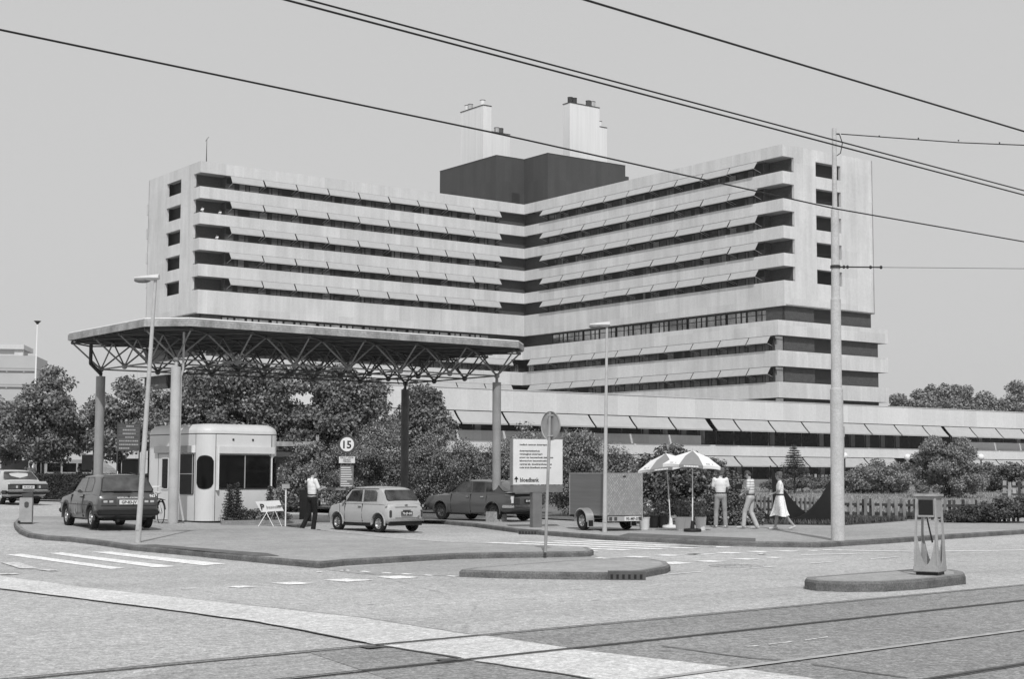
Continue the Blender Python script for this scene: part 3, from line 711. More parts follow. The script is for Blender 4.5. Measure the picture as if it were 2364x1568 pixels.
def column(a, b, mm, foot, pipe, lab):
    W = can.matrix_world if False else Matrix.Rotation(CROT, 4, 'Z'); w_ = W @ Vector((a, b, 0)); gx, gy = w_.x-9.72, w_.y+43.55; z0 = gz(gx, gy)+.1
    c = MB(); c.smooth = True; c.tube((a, b, z0), (a, b, 4.78), .145, .145, 20); c.smooth = False
    for z in (z0+1.05, z0+2.1, z0+3.1): c.tube((a, b, z), (a, b, z+.02), .148, .148, 20)
    c.tube((a, b, 4.78), (a, b, 5.0), .05, .05, 8); c.tube((a, b, z0), (a, b, z0+.03), .22, .22, 4)
    o = c.build('column', mm, can); o['label'] = lab
    if pipe:
        c = MB(); c.smooth = True; p = pipe; c.path([(a+p[0], b+p[1], 5.8), (a+p[0], b+p[1], 4.7), (a+p[0]*.7, b+p[1]*.7, 4.5), (a+p[0]*.7, b+p[1]*.7, z0+.9), (a+p[0]*1.5, b+p[1]*1.5, z0+.1)], .035, 8); c.build('downpipe', mm, o)
    f = MB(); 
    if foot: f.box((a-foot, b-foot, z0-.3), (a+foot, b+foot, z0+foot_h[0])); f.build('footing', M_pedestal, o, bevel=.02)
    return o
foot_h = [.03]; M_pedestal = mat('exposed_aggregate', .34, .9, .25, 12, fine=.3)
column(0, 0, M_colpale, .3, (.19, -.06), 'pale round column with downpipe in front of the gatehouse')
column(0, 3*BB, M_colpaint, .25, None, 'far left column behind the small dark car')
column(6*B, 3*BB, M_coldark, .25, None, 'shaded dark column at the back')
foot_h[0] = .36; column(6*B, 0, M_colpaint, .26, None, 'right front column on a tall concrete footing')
mb = MB(); mb.path([(-.5, 5.2, 5.8), (-.5, 5.2, 5.15), (0, 3*BB-.02, 4.85)], .06, 8); mb.build('downpipe', M_dark, can)

# ------------------------------------------------------------------ gatehouse
bz = gz(-9.0, 45)+.12
bo = thing('gatehouse', 'small white rounded gatehouse with dark windows under the canopy', 'gatehouse', (-9.04, 44.30, bz), R(42))
LX, LY, rr_ = 2.72, 3.52, .42            # local x to the right-back, y to the left-back; corner at the origin nearest the camera
def rrect(x0, y0, x1, y1, r, k=6):
    pts = []
    for cx, cy, a0 in ((x1-r, y0+r, -90), (x1-r, y1-r, 0), (x0+r, y1-r, 90), (x0+r, y0+r, 180)):
        for i in range(k+1): a = R(a0+90*i/k); pts.append((cx+r*math.cos(a), cy+r*math.sin(a)))
    return pts
mb = MB(); mb.smooth = False
base = rrect(0, 0, LX, LY, rr_, 8)
mb.loft([ring(base, .05), ring(base, 2.6)], False, True); mb.build('shell', M_booth, bo, smooth=False)
mb = MB(); secs = [ring(base, 2.625)]
for i in range(9):
    a = R(90*i/8); off = .34*(1-math.cos(a)); secs.append(ring(rrect(off, off, LX-off, LY-off, max(.12, rr_-off*.5), 8), 2.66+.26*math.sin(a)))
mb.loft(secs, True, True); mb.build('roof', M_booth, bo)
mb = MB(); mb.loft([ring(rrect(.012, .012, LX-.012, LY-.012, rr_, 8), 2.58), ring(rrect(.012, .012, LX-.012, LY-.012, rr_, 8), 2.64)], False, True)
mb.loft([ring(rrect(.03, .03, LX-.03, LY-.03, rr_, 8), -.15), ring(rrect(.03, .03, LX-.03, LY-.03, rr_, 8), .06)], False, True); mb.build('seam', M_dark, bo)
def rr2(x0, z0, x1, z1, r, k=5): return rrect(x0, z0, x1, z1, r, k)
# front-right face: y = 0, x along; left face: x = 0, y along
def pane(face, a0, z0, a1, z1, r, nm, mats, frame=.035):
    f = MB(); out = rr2(a0, z0, a1, z1, r); inn = rr2(a0+frame, z0+frame, a1-frame, z1-frame, max(.02, r-frame*.6))
    mp = (lambda p, d: (p[0], -d, p[1])) if face == 'R' else (lambda p, d: (-d, p[0], p[1]))
    f.loft([[mp(p, -.02) for p in out], [mp(p, .022) for p in out], [mp(p, .022) for p in inn], [mp(p, .004) for p in inn]], False, True)
    o = f.build(nm, mats[0], bo); g = MB(); g.add([mp(p, .006) for p in inn], [tuple(range(len(inn)))]); g.build('pane', mats[1], o); return o
wr = pane('R', .52, .98, 2.32, 2.0, .09, 'window', (M_dark, M_glass))
mb = MB(); mb.box((1.40, -.03, 1.0), (1.43, -.008, 1.98)); mb.build('mullion', M_alu, wr)
wl = pane('L', .50, .82, 1.45, 2.02, .05, 'window', (M_dark, M_glass)); mb = MB(); mb.box((-.03, .5, 1.42), (-.008, 1.45, 1.44)); mb.box((-.035, .53, .84), (-.01, .56, 2.0)); mb.build('mullion', M_alu, wl)
dl = pane('L', 1.98, .95, 2.42, 1.92, .06, 'door_window', (M_booth, M_glass))
mb = MB(); mb.box((-.006, 1.82, .08), (-.003, 1.835, 2.05)); mb.box((-.006, 2.62, .08), (-.003, 2.635, 2.05)); mb.box((-.006, 1.82, 2.04), (-.003, 2.63, 2.055)); mb.build('door_joint', M_dark, bo)
mb = MB(); mb.box((-.10, .50, 2.06), (.01, 2.75, 2.26)); mb.build('blind_box', M_boothd, bo); mb = MB(); mb.box((-.105, .43, 2.055), (.01, .495, 2.265)); mb.build('blind_end', M_white, bo)
mb = MB(); mb.box((.45, -.11, 2.04), (2.40, .01, 2.24)); mb.build('blind_box', M_booth, bo)
mb = Sep('blind_guide', [M_white], bo); mb.box((.43, -.12, .95), (.475, -.0, 2.26)); mb.box((2.34, -.03, 1.0), (2.375, -.0, 2.04))
for x in (.98, 1.66): mb = MB(); mb.box((x, -.02, 2.42), (x+.055, .01, 2.48)); mb.build('lamp_bracket', M_dark, bo)
mb = Sep('panel_joint', [M_dark], bo)
for x, y in ((.42, -.004), (2.36, -.004)): mb.box((x-.008, y, .06), (x+.008, .02, 2.6))
mb.box((-.004, .42, .06), (.02, .436, 2.6))
# rounded corner windows: curved strips wrapped round the corner radius
def cornerwin(cx, cy, a0, a1, nm):
    f = MB(); nA = 8
    for mat_i, rad, grow in ((0, rr_+.012, 0), (1, rr_+.018, .03)):
        f.cur = mat_i; z0, z1 = .98+grow, 1.98-grow; b0, b1 = a0+grow*60, a1-grow*60; h = .17-grow; cols = []
        for i in range(nA+1):
            t = i/nA*2-1; a = R(lerp(b0, b1, i/nA)); e = h*(1-math.sqrt(max(0, 1-t*t))); x = cx+rad*math.cos(a); y = cy+rad*math.sin(a)
            cols.append([(x, y, z0+e), (x, y, z1-e)])
        f.loft(cols, False, False)
    f.build(nm, [M_dark, M_glass], bo)
cornerwin(rr_, rr_, 190, 262, 'corner_window'); cornerwin(LX-rr_, rr_, 278, 350, 'corner_window')
# someone sitting inside the gatehouse is only a dim shape behind the glass
# ------------------------------------------------------------------ street lamps
def street_lamp(lab, x, y, h, lean, headdir, r0, r1, seed):
    p = G(x, y, .12); t = thing('street_lamp', lab, 'street lamp', p, 0, 'slender white street lamps'); mb = MB(); mb.smooth = True
    top = Vector((lean, 0, h)); n = 8
    mb.tube((0, 0, 0), top*.12, r0, r0*.95, 14); mb.tube(top*.12, top, r0*.95, r1, 14); mb.build('pole', M_lamp, t)
    mb = MB(); mb.tube((0, 0, 0), top*.058, r0*1.04, r0*1.04, 14); mb.box((-.03, -r0*1.2, .28), (.04, -r0, .42)); mb.build('access_door', M_lamp, t)
    mb = MB(); hx = headdir; mb.smooth = True
    secs = []
    for i in range(9):
        q = i/8; w = .13*math.sin(math.pi*min(.93, q*.8+.18))+.02; x_ = lerp(.08, -.48, q)*hx; zt = .10-.07*q; zb = -.03-.035*math.sin(math.pi*q)
        secs.append([(top.x+x_, w*math.cos(a), top.z+(zt if math.sin(a) > 0 else zb)*abs(math.sin(a))) for a in [2*math.pi*j/12 for j in range(12)]])
    mb.loft(secs, True, True); mb.build('lamp_head', M_lamphead, t)
    mb = MB(); mb.ball((top.x-.30*hx, 0, top.z-.05), .2, 12, 6, (1, .55, .32)); mb.build('lamp_lens', M_grey, t); return t
street_lamp('white street lamp leaning right in front of the dark hatchback', 495, 1952, 6.02, .26, 1, .066, .037, 1)
street_lamp('white street lamp in front of the silver box trailer', 2174, 1916, 5.72, .08, 1, .062, .034, 2)
# tram pole
tp = thing('tram_pole', 'thick stepped grey tram wire pole on the right pavement', 'tram pole', G(3013, 1945, .13)); mb = MB(); mb.smooth = True
for z0, z1, a, b in ((0, 3.66, .165, .155), (3.66, 5.86, .13, .122), (5.86, 8.07, .105, .098), (8.07, 10.12, .062, .055)):
    mb.tube((z0*.007, 0, z0), (z1*.007, 0, z1), a, b, 24); 
    if z1 < 10: mb.tube((z1*.007, 0, z1-.04), (z1*.007, 0, z1+.03), b*1.03, b*.86, 24)
mb.build('pole', M_tramp, tp)
mb = MB(); mb.tube((.046, 0, 6.63), (.046, 0, 6.70), .125, .125, 16); mb.tube((.1, 0, 6.66), (.25, -.02, 6.66), .02); mb.build('clamp', M_dark, tp)
mb = MB(); mb.box((.12, -.1, 2.05), (.17, -.02, 2.75)); mb.tube((.17, -.06, 2.5), (.17, -.06, 2.75), .025); mb.build('switch_box', M_steel, tp)
mb = MB(); mb.tube((.07, 0, 9.98), (.2, 0, 9.98), .02); mb.path([(.2, 0, 9.98), (.27, 0, 9.75), (.22, 0, 9.5), (.08, 0, 9.4)], .012); mb.build('bracket', M_dark, tp)
# overhead wires
def wire(lab, pts, r, m=M_black, name='overhead_wire', beads=0):
    o = MB(); o.path(pts, r, 6)
    if beads:
        a, b = Vector(pts[0]), Vector(pts[-1]); k = int((b-a).length/beads)
        for i in range(1, k): o.ball(a.lerp(b, i/k), r*1.5, 6, 4)
    q = o.build(name, m); return tag(q, lab, 'wire', 'wires over the tram street')
def wz(x, y, h): d = ray(x*1.5575, y*1.5575); t = (h-EYE)/d.z; return Vector((d.x*t, d.y*t, h))
def ext(a, b, p=14, q=30): d = (b-a).normalized(); return [a-d*p, a, a.lerp(b, .5), b, b+d*q]
wire('lowest overhead wire running from upper left across the tower', [wz(-400, -14, 5.25)]+[wz(x, y, 5.25) for x, y in ((0, 68), (1130, 304), (1925, 481), (2364, 558))]+[wz(2900, 665, 5.25)], .0092)
wire('lower of the two close overhead wires in the middle of the sky', ext(wz(664, 0, 5.5), wz(2364, 450, 5.5)), .0092)
wire('upper of the two close overhead wires in the middle of the sky', ext(wz(715, 0, 5.6), wz(2364, 440, 5.6)), .0085)
wire('highest overhead wire crossing the upper right corner of the sky', ext(wz(1355, 0, 5.25), wz(2364, 303, 5.25)), .009)
T0 = G(3013, 1945, .13); pA = T0+Vector((.24, 0, 9.98)); pB = D(3900, 530, T0.y-2.5); wire('span wire leaving the top of the tram pole to the right', [pA, pA.lerp(pB, .5)-Vector((0, 0, .05)), pB], .014, M_dark, 'span_wire', .9)
pA = T0+Vector((.25, -.02, 6.66)); pB = D(3900, 968, T0.y-1.5); pI = pA.lerp(pB, .16)
wire('thin span wire at mid height right of the tram pole', [pA, pI, pB], .009, M_grey, 'span_wire')
mb = MB(); mb.tube(pA, pI, .018); 
for f in (.0, .1, .72, 1.0): mb.ball(pA.lerp(pI, f), .038, 8, 6, (1, 1, 1.2))
o = mb.build('insulator', M_dark); tag(o, 'dark insulator rod on the mid height span wire beside the pole', 'insulator')
# ------------------------------------------------------------------ illuminated bollard on the right island
lb = thing('illuminated_bollard', 'tall concrete lattice traffic bollard with dark lamp box on the right island', 'bollard', G(3345, 2068, .15), R(-33))
M_boll = mat('bollard_enamel', .31, .7, .12, 4, fine=.12); s = .16; h0, h1 = .12, 1.24
mb = MB(); mb.box((-.205, -.205, .05), (.205, .205, .15)); mb.build('plinth', M_boll, lb, bevel=.012)
mb = MB(); mb.box((-.17, -.17, -.02), (.17, .17, .05)); mb.build('base', M_black, lb)
mb = MB()
for sx_ in (-1, 1):
    for sy_ in (-1, 1): mb.loft([[(sx_*a-q, sy_*a-q, z), (sx_*a+q, sy_*a-q, z), (sx_*a+q, sy_*a+q, z), (sx_*a-q, sy_*a+q, z)] for a, z, q in ((.18, .15, .017), (.145, 1.24, .014))], True, True)
def web(face):        # curved cut-out in each side: solid at the foot, open in the middle
    L = []; nn = 14
    for i in range(nn+1):
        z = lerp(.15, .86, i/nn); hw = lerp(.175, .155, i/nn); q = i/nn
        inner = 0 if q < .04 else hw*min(.93, 1.02*math.sqrt(max(0, (q-.04)/.96))**1.15+.10)
        L.append((z, hw, inner))
    for (za, ha, ia), (zb_, hb, ib) in zip(L, L[1:]):
        for sg in (-1, 1):
            pts = [(sg*ha, za), (sg*hb, zb_), (sg*ib, zb_), (sg*ia, za)]; mbp = [face(x, z, .0) for x, z in pts]; 
            if abs(ia-ha) < 1e-3: continue
            web_.slab3(mbp, face(0, 0, .012, True))
web_ = MB()
def mk_face(k):
    c, s_ = [(1, 0), (0, 1), (-1, 0), (0, -1)][k]
    def f(x, z, d, vec=False):
        # side k: outward direction (c, s_)
        if vec: return (-c*d, -s_*d, 0)
        dd = lerp(.185, .152, (z-.15)/1.09)
        return (c*dd - s_*x, s_*dd + c*x, z)
    return f
for k in range(4): web(mk_face(k))
web_.build('web_plate', M_boll, lb); mb.build('leg', M_boll, lb)
mb = MB(); mb.box((-.15, -.15, .90), (.15, .15, 1.20)); hd = mb.build('lamp_box', M_boll, lb)
mb = MB(); mb.box((-.115, -.158, .935), (.115, -.151, 1.175)); mb.build('dark_panel', M_black, hd)
mb = MB(); mb.box((-.185, -.185, 1.22), (.185, .185, 1.26)); mb.box((-.16, -.16, 1.19), (.16, .16, 1.22)); mb.build('cap', M_boll, lb, bevel=.006)
mb = MB(); mb.box((-.13, -.165, .905), (.13, -.15, .93)); mb.build('sill', M_boll, lb)
mb = MB(); mb.tube((.04, .02, .5), (-.03, -.02, .9), .014, .012, 8); mb.build('cable_pipe', M_dark, lb)
# small parking bollard on the left
pb = thing('control_post', 'stubby pale concrete post with round hole and tilted dark lid on the left kerb tip', 'post', G(93, 1885, .12), R(10))
mb = MB(); ww = .17; mb.box((-ww, -.13, .04), (ww, .13, .72)); mb.build('body', M_boll, pb, bevel=.01); mb = MB(); mb.box((-ww+.01, -.12, -.03), (ww-.01, .12, .04)); mb.box((-ww-.03, -.14, .02), (-ww+.04, -.1, .09)); mb.build('base', M_black, pb)
mb = MB(); mb.tube((.02, -.135, .55), (.02, -.10, .55), .062, .062, 16); mb.tube((.02, -.134, .5), (.02, -.12, .5), .06, .06, 16); mb.build('lens', M_dgrey, pb)
mb = MB(); mb.loft([[(-ww*.5, -.12, .73), (-ww*.5, .12, .73), (-ww*.8, .12, .78), (-ww*.8, -.12, .82)], [(ww, -.12, .73), (ww, .12, .73), (ww, .12, .80), (ww, -.12, .88)]], True, True); mb.build('lid', M_dgrey, pb)
# ------------------------------------------------------------------ signs
def faceM(loc, rz): return loc, rz
sg = thing('hospital_sign', 'large white direction board lettered bloedbank on a dark grey post', 'sign board', G(1927, 1897, .13), R(22))
sc_ = 1.0
mb = MB(); mb.box((-.78, -.11, 1.27), (.82, .11, 2.62)); pnl = mb.build('panel', [M_signw], sg)
mb = MB(); mb.box((-.80, -.11, 1.25), (-.781, .112, 2.64)); mb.build('panel_edge', M_boothd, sg)
mb = MB(); mb.box((-.78, -.12, 1.04), (.82, .12, 1.245)); mb.build('beam', M_dgreys if False else M_grey, sg); mb = MB(); mb.box((-.15, -.11, -.02), (.15, .11, 1.04)); mb.build('post', M_grey, sg)
L = [('medisch centrum slotervaart', 2.46), ('slotervaartziekenhuis', 2.275), ('verpleeghuis slotervaart', 2.18), ('antoni van leeuwenhoek ziekenhuis', 2.08), ('laboratorium leeuwenhoekhuis', 1.98), ('centraal lab. bloedtransfusiedienst', 1.88), ('rode kruis bloedbank amsterdam', 1.78)]
for s_, z in L: text(s_, .078, 'lettering', M_black, pnl, (-.58, -.113, z-.03), (1, 0, 0), (0, 0, 1), bold=.0015, stretch=.98)
text('bloedbank', .172, 'lettering', M_black, pnl, (-.565, -.113, 1.35), (1, 0, 0), (0, 0, 1), bold=.004, stretch=.84)
mb = MB(); mb.box((-.70, -.114, 1.335), (-.665, -.112, 1.44)); mb.slab3([(-.755, -.114, 1.42), (-.61, -.114, 1.42), (-.6825, -.114, 1.515)], (0, .002, 0)); mb.build('arrow', M_black, pnl)
rs = thing('round_road_sign', 'round traffic sign seen from behind on a thin post on the kerb tip', 'road sign', G(1961, 1987, .13), 0)
mb = MB(); mb.smooth = True; mb.tube((0, 0, 0), (.095, .02, 2.84), .032, .032, 12); mb.build('post', M_steel, rs)
d_ = MB(); d_.M = Matrix.Translation((.11, .055, 2.56)) @ Matrix.Rotation(R(-52), 4, 'Z'); d_.lathe([(0, 0), (.285, 0), (.292, -.02), (.30, -.02), (.30, .01), (.28, .012), (0, .012)], 36, axis='y'); d_.build('disc', M_steel, rs)
mb = MB(); mb.box((.04, -.02, 2.34), (.16, .06, 2.37)); mb.box((.04, -.02, 2.76), (.17, .06, 2.79)); mb.build('clamp', M_steel, rs)
px, py = -5.27, 48.4; s5 = thing('speed_limit_sign', 'round 15 speed limit sign above two text plates behind the pale small car', 'road sign', (px, py, gz(px, py)-.02), R(-6))
mb = MB(); mb.tube((0, .03, 0), (0, .03, 2.9), .035, .035, 10); mb.build('post', M_dgrey, s5)
mb = MB(); mb.lathe([(0, 0), (.30, 0), (.30, .02), (0, .02)], 36, (0, -.02, 2.60), 'y'); dk = mb.build('disc', M_dgrey, s5); mb = MB(); mb.lathe([(0, 0), (.225, 0), (.225, .003), (0, .003)], 36, (0, -.0245, 2.60), 'y'); mb.build('white_disc', M_white, dk)
text('15', .34, 'lettering', M_black, dk, (-.015, -.029, 2.475), (1, 0, 0), (0, 0, 1), align='CENTER', bold=.008)
mb = MB(); mb.box((-.26, -.02, 2.0), (.26, 0, 2.21)); pt = mb.build('plate', M_signw, s5)
for i, t_ in enumerate(('GELDT VOOR', 'GEHELE', 'TERREIN')): text(t_, .07, 'lettering', M_black, pt, (0, -.024, 2.15-i*.063), (1, 0, 0), (0, 0, 1), align='CENTER')
mb = MB(); mb.box((-.22, -.02, 1.25), (.22, 0, 1.92)); pt = mb.build('plate', M_grey, s5); r_ = random.Random(5)
mb = MB()
for i in range(9): z = 1.87-i*.073; mb.box((-.19, -.024, z-.03), (-.19+r_.uniform(.2, .38), -.021, z))
mb.build('blurred_lettering', M_signw, pt)
# dark board with pale lettering behind the left lamp
p = G(468, 1790, 0); px, py = -16.0, 62.0; px = D(462, 1600, 62).x
db = thing('information_board', 'dark information board with pale lines of text standing before the plane trees', 'sign board', (px, py, gz(px, py)+.05), R(5))
mb = MB(); mb.box((-.42, -.04, 2.3), (.42, .04, 3.4)); pb_ = mb.build('board', M_dgrey, db)
for x in (-.46, .42): mb = MB(); mb.box((x, -.05, 0), (x+.04, .05, 3.5)); mb.build('post', M_dgrey, db)
mb = MB(); r_ = random.Random(2)
for i, (a, b) in enumerate(((-.12,.2),(-.28,.3),(-.28,.3),(-.16,.22),(-.44,.44),(-.44,.42),(-.44,.05))):
    z = 3.33-i*.15; x = a*.85
    while x < b*.85: q = r_.uniform(.03, .07); mb.box((x, -.048, z-.06), (min(b, x+q), -.041, z)); x += q+.015
mb.build('blurred_lettering', M_steel, pb_); mb = MB()
for i in range(1, 6): z = 3.35-i*.15+.03; mb.box((-.42, -.045, z), (.42, -.041, z+.01))
mb.build('divider', M_grey, pb_)
# folding visitors' sign by the gatehouse
fs = thing('parking_sign', 'white tilted board reading P bezoekers on thin crossed folding legs', 'sign', G(968, 1894, .12), R(4))
mb = MB(); mb.slab3([(-.40, -.02, .70), (.27, -.02, .74), (.40, .03, .44), (-.23, .03, .40)], (0, .03, 0)); fp_ = mb.build('board', M_white, fs)
X = Vector((.67, 0, .04)).normalized(); Y = Vector((-.17, -.05, .30)).normalized(); Y = (Y-X*Y.dot(X)).normalized()
text('P', .24, 'lettering', M_black, fp_, (-.24, -.012, .475), (1, .02, .04), (-.3, -.1, 1), bold=.004); text('bezoekers', .115, 'lettering', M_grey, fp_, (-.08, -.008, .51), (1, .02, .04), (-.3, -.1, 1))
mb = MB(); mb.box((.22, .0, .56), (.35, .012, .59)); mb.build('arrow', M_black, fp_)
for a, b in (((-.10, 0, .42), (.13, -.1, 0)), ((-.06, .02, .42), (-.30, -.1, 0)), ((.16, 0, .44), (.36, -.08, 0)), ((.14, .03, .44), (-.05, .2, 0))): mb = MB(); mb.tube(a, b, .011, .011, 6); mb.build('leg', M_alu, fs)
# post box on a thin pole, barrier with cabinet
ck = thing('card_reader', 'small grey box on a thin white pole right of the gatehouse', 'box', G(1026, 1894, .12)); mb = MB(); mb.tube((0, 0, 0), (0, 0, 1.1), .02, .02, 8); mb.build('pole', M_white, ck)
mb = MB(); mb.box((-.11, -.06, 1.08), (.11, .06, 1.2)); mb.build('box', M_steel, ck); mb = MB(); mb.box((-.115, -.065, 1.2), (.115, .065, 1.215)); mb.build('lid', M_grey, ck)
p = G(1098, 1876, 0)
bar = thing('barrier', 'dark barrier cabinet with striped lowered arm behind the standing man', 'barrier', (p.x, p.y, p.z), R(6)); mb = MB(); mb.box((-.2, -.2, -.02), (.2, .2, 1.02)); cb_ = mb.build('cabinet', M_dgrey, bar); mb = MB(); mb.box((-.22, -.22, 1.02), (.22, .22, 1.06)); mb.build('lid', M_dgrey, cb_)
mb = MB(); 
for i in range(7): mb.cur = i % 2; mb.tube((.2+i*.4, -.25, 1.12-i*.012), (.6+i*.4, -.25, 1.108-i*.012), .04, .04, 8)
mb.build('arm', [M_white, M_boothd], bar)
mb = MB(); mb.tube((-.22, -.24, .78), (-.46, -.26, .5), .03, .035, 8); mb.build('counterweight', M_boothd, bar)
# ------------------------------------------------------------------ cars
def bool_cut(o, cutters):
    for c in cutters:
        md = o.modifiers.new('b', 'BOOLEAN'); md.operation = 'DIFFERENCE'; md.object = c; md.solver = 'EXACT'
    bpy.context.view_layer.update()
    me = bpy.data.meshes.new_from_object(o.evaluated_get(bpy.context.evaluated_depsgraph_get())); o.modifiers.clear(); me.name = o.name; o.data = me; me.set_sharp_from_angle(angle=R(38))
    for c in cutters: bpy.data.objects.remove(c)
def interp(tab, x):
    for a, b in zip(tab, tab[1:]):
        if x <= b[0]:
            t = (x-a[0])/(b[0]-a[0]); return tuple(lerp(p, q, t) for p, q in zip(a[1:], b[1:]))
    return tab[-1][1:]
def wheel(parent, x, y, r, w, sgn, hubm, rim=.62):
    t = MB(); t.smooth = True; n = 28
    prof = [(r*.6, -w/2), (r*.93, -w/2), (r, -w/2+.03), (r, w/2-.03), (r*.93, w/2), (r*rim, w/2), (r*rim, w/2-.03)]
    t.lathe(prof, n, (x, y, r), 'y') if sgn > 0 else t.lathe([(a, -b) for a, b in prof], n, (x, y, r), 'y'); o = t.build('wheel', M_rubber, parent)
    h = MB(); h.smooth = True; q = w/2
    pr = [(0, q-.02), (r*.18, q-.02), (r*.22, q-.055), (r*.42, q-.05), (r*rim*.9, q-.01), (r*rim, q-.012), (r*rim, q-.05)]
    h.lathe(pr if sgn > 0 else [(a, -b) for a, b in pr], n, (x, y, r), 'y')
    h.cur = 1
    for k in range(8):
        a = 2*math.pi*k/8; c = Vector((x+math.cos(a)*r*.46, y+sgn*(q-.03), r+math.sin(a)*r*.46)); h.tube(c, c+Vector((0, sgn*.012, 0)), r*.055, r*.055, 8)
    h.build('hubcap', [hubm, M_black], o)
def window_poly(pts, ymap, parent, name, frame=.0, m=None, off=.006, trim=None):
    """side window given in (x, z), laid on the slanted side of the cabin"""
    n = len(pts); cx = sum(p[0] for p in pts)/n; cz_ = sum(p[1] for p in pts)/n
    for sg_ in (1, -1):
        g = MB(); P_ = [(x, sg_*(ymap(x, z)+off), z) for x, z in pts]; g.add(P_ if sg_ < 0 else P_[::-1], [tuple(range(n))]); o = g.build(name, m or M_carglass, parent, fix=False)
        if trim:
            f = MB(); O_ = [(lerp(cx, x, 1+.03/max(.1, math.hypot(x-cx, z-cz_))), lerp(cz_, z, 1+.03/max(.1, math.hypot(x-cx, z-cz_)))) for x, z in pts]
            f.loft([[(x, sg_*(ymap(x, z)+off+.004), z) for x, z in pts], [(x, sg_*(ymap(x, z)+off-.002), z) for x, z in O_]], False, True); f.build('window_trim', trim, o)
M_carglass = mat('car_glass', .045, .05, .9, 2.2, .5, coat=.25)
def car(name, label, cat, P0, psi, sp):
    """sp: lower body table lo[(x, zb, zt, hw)], cabin table up[(x, z, hwb, hwr)], wheelbase wb, track tr, radius r; x forwards, 0 at the wheelbase middle"""
    t = thing(name, label, cat, P0, R(90)+psi); m = sp['paint']; lo, up = sp['lo'], sp['up']
    b = MB(); secs = []
    xs = sorted(set([q[0] for q in lo]+[lerp(lo[0][0], lo[-1][0], i/18) for i in range(19)]))
    for x in xs:
        zb, zt, hw = interp(lo, x); zm = lerp(zb, zt, .55); cr = sp.get('crown', .03)
        half = [(hw-.14, zb), (hw-.05, zb+.05), (hw-.012, zb+(zt-zb)*.25), (hw, zm), (hw-.015, zt-.12*(zt-zb)/.5), (hw-.045, zt-.045), (hw-.10, zt-.01), (hw*.5, zt+cr*.8)]
        secs.append([(x, y, z) for y, z in half]+[(x, 0, zt+cr)]+[(x, -y, z) for y, z in half[::-1]]+[(x, 0, zb)])
    b.smooth = True; b.loft(secs, True, True); body = b.build('body', [m], None)
    cut = []; r = sp['r']
    for x in (-sp['wb']/2, sp['wb']/2):
        c = MB(); c.tube((x, -1.2, r+.02), (x, -sp['tr']/2+.13, r+.02), r*sp.get('arch', 1.2), r*sp.get('arch', 1.2), 28); c.tube((x, 1.2, r+.02), (x, sp['tr']/2-.13, r+.02), r*sp.get('arch', 1.2), r*sp.get('arch', 1.2), 28)
        cut.append(c.build('cut', m))
    bool_cut(body, [c for c in cut]); body.parent = t
    mb = MB(); mb.box((lo[0][0]+.25, -sp['tr']/2+.14, lo[3][1]-.02), (lo[-1][0]-.25, sp['tr']/2-.14, lo[3][1]+.25)); mb.build('underbody', M_black, t)
    # arch lips and rocker
    for x in (-sp['wb']/2, sp['wb']/2):
        for sg_ in (1, -1):
            a = MB(); R0 = r*sp.get('arch', 1.2); pts = []
            secs = []
            for i in range(17):
                an = R(-12+204*i/16); hw = interp(lo, x+R0*math.cos(an))[2]; secs.append([(x+q*math.cos(an), sg_*(hw-.005+d), r+.02+q*math.sin(an)) for q, d in ((R0-.004, -.05), (R0-.004, .014), (R0+sp.get('lip', .018), .012), (R0+sp.get('lip', .018), -.02))])
            a.loft(secs, True, True); a.build('wheel_arch', sp.get('lipm', m), t)
    # cabin shell
    c = MB(); c.smooth = True; secs = []
    for x, z, hb, hr in up:
        zb = interp(lo, x)[1]+.0; zb = min(zb, z-.005); secs.append([(x, hb, zb-.03), (x, hb-.004, zb+.01), (x, lerp(hb, hr, .93), lerp(zb, z, .9)), (x, hr-.03, z-.022), (x, hr-.12, z-.003), (x, hr*.5, z+.012), (x, 0, z+.016)]+[(x, -hr*.5, z+.012), (x, -(hr-.12), z-.003), (x, -(hr-.03), z-.022), (x, -lerp(hb, hr, .93), lerp(zb, z, .9)), (x, -hb+.004, zb+.01), (x, -hb, zb-.03)])
    c.loft(secs, True, True); roof = c.build('roof', sp.get('roofm', m), t)
    def ymap(x, z):
        zt_, hb, hr = interp(up, x); zb = interp(lo, x)[1]; return lerp(hb, lerp(hb, hr, .93), min(1, max(0, (z-zb)/max(.02, (zt_-zb)*.9))))
    for w_ in sp['side']: window_poly(w_, ymap, t, 'side_window', trim=sp.get('trim'))
    def glassquad(xb, zb, xt, zt, wb_, wt_, nm, nx=6):
        g = MB(); s1 = 1 if xb > xt else -1; d = Vector((zt-zb, 0, -(xt-xb))).normalized()*(.022)
        if d.x*s1 < 0: d = -d
        out = [(xb, -wb_+.05, zb), (xb, wb_-.05, zb), (lerp(xb, xt, .12), wb_, lerp(zb, zt, .12)), (lerp(xb, xt, .88), wt_+.015, lerp(zb, zt, .88)), (xt, wt_-.04, zt), (xt, -wt_+.04, zt), (lerp(xb, xt, .88), -wt_-.015, lerp(zb, zt, .88)), (lerp(xb, xt, .12), -wb_, lerp(zb, zt, .12))]
        P_ = [Vector(p)+d for p in out]; g.add(P_, [tuple(range(8))]); o = g.build(nm, M_carglass, t); ce = sum(P_, Vector())/8
        f = MB(); f.loft([P_, [p+(p-ce).normalized()*.03-d*.4 for p in P_]], False, True); f.build('window_trim', sp.get('trimr', M_black), o); return o
    glassquad(*sp['ws'], 'windscreen'); rw = glassquad(*sp['rw'], 'rear_window')
    for x in (-sp['wb']/2, sp['wb']/2):
        for sg_ in (1, -1): wheel(t, x, sg_*sp['tr']/2, r, sp.get('tw', .165), sg_, sp['hub'])
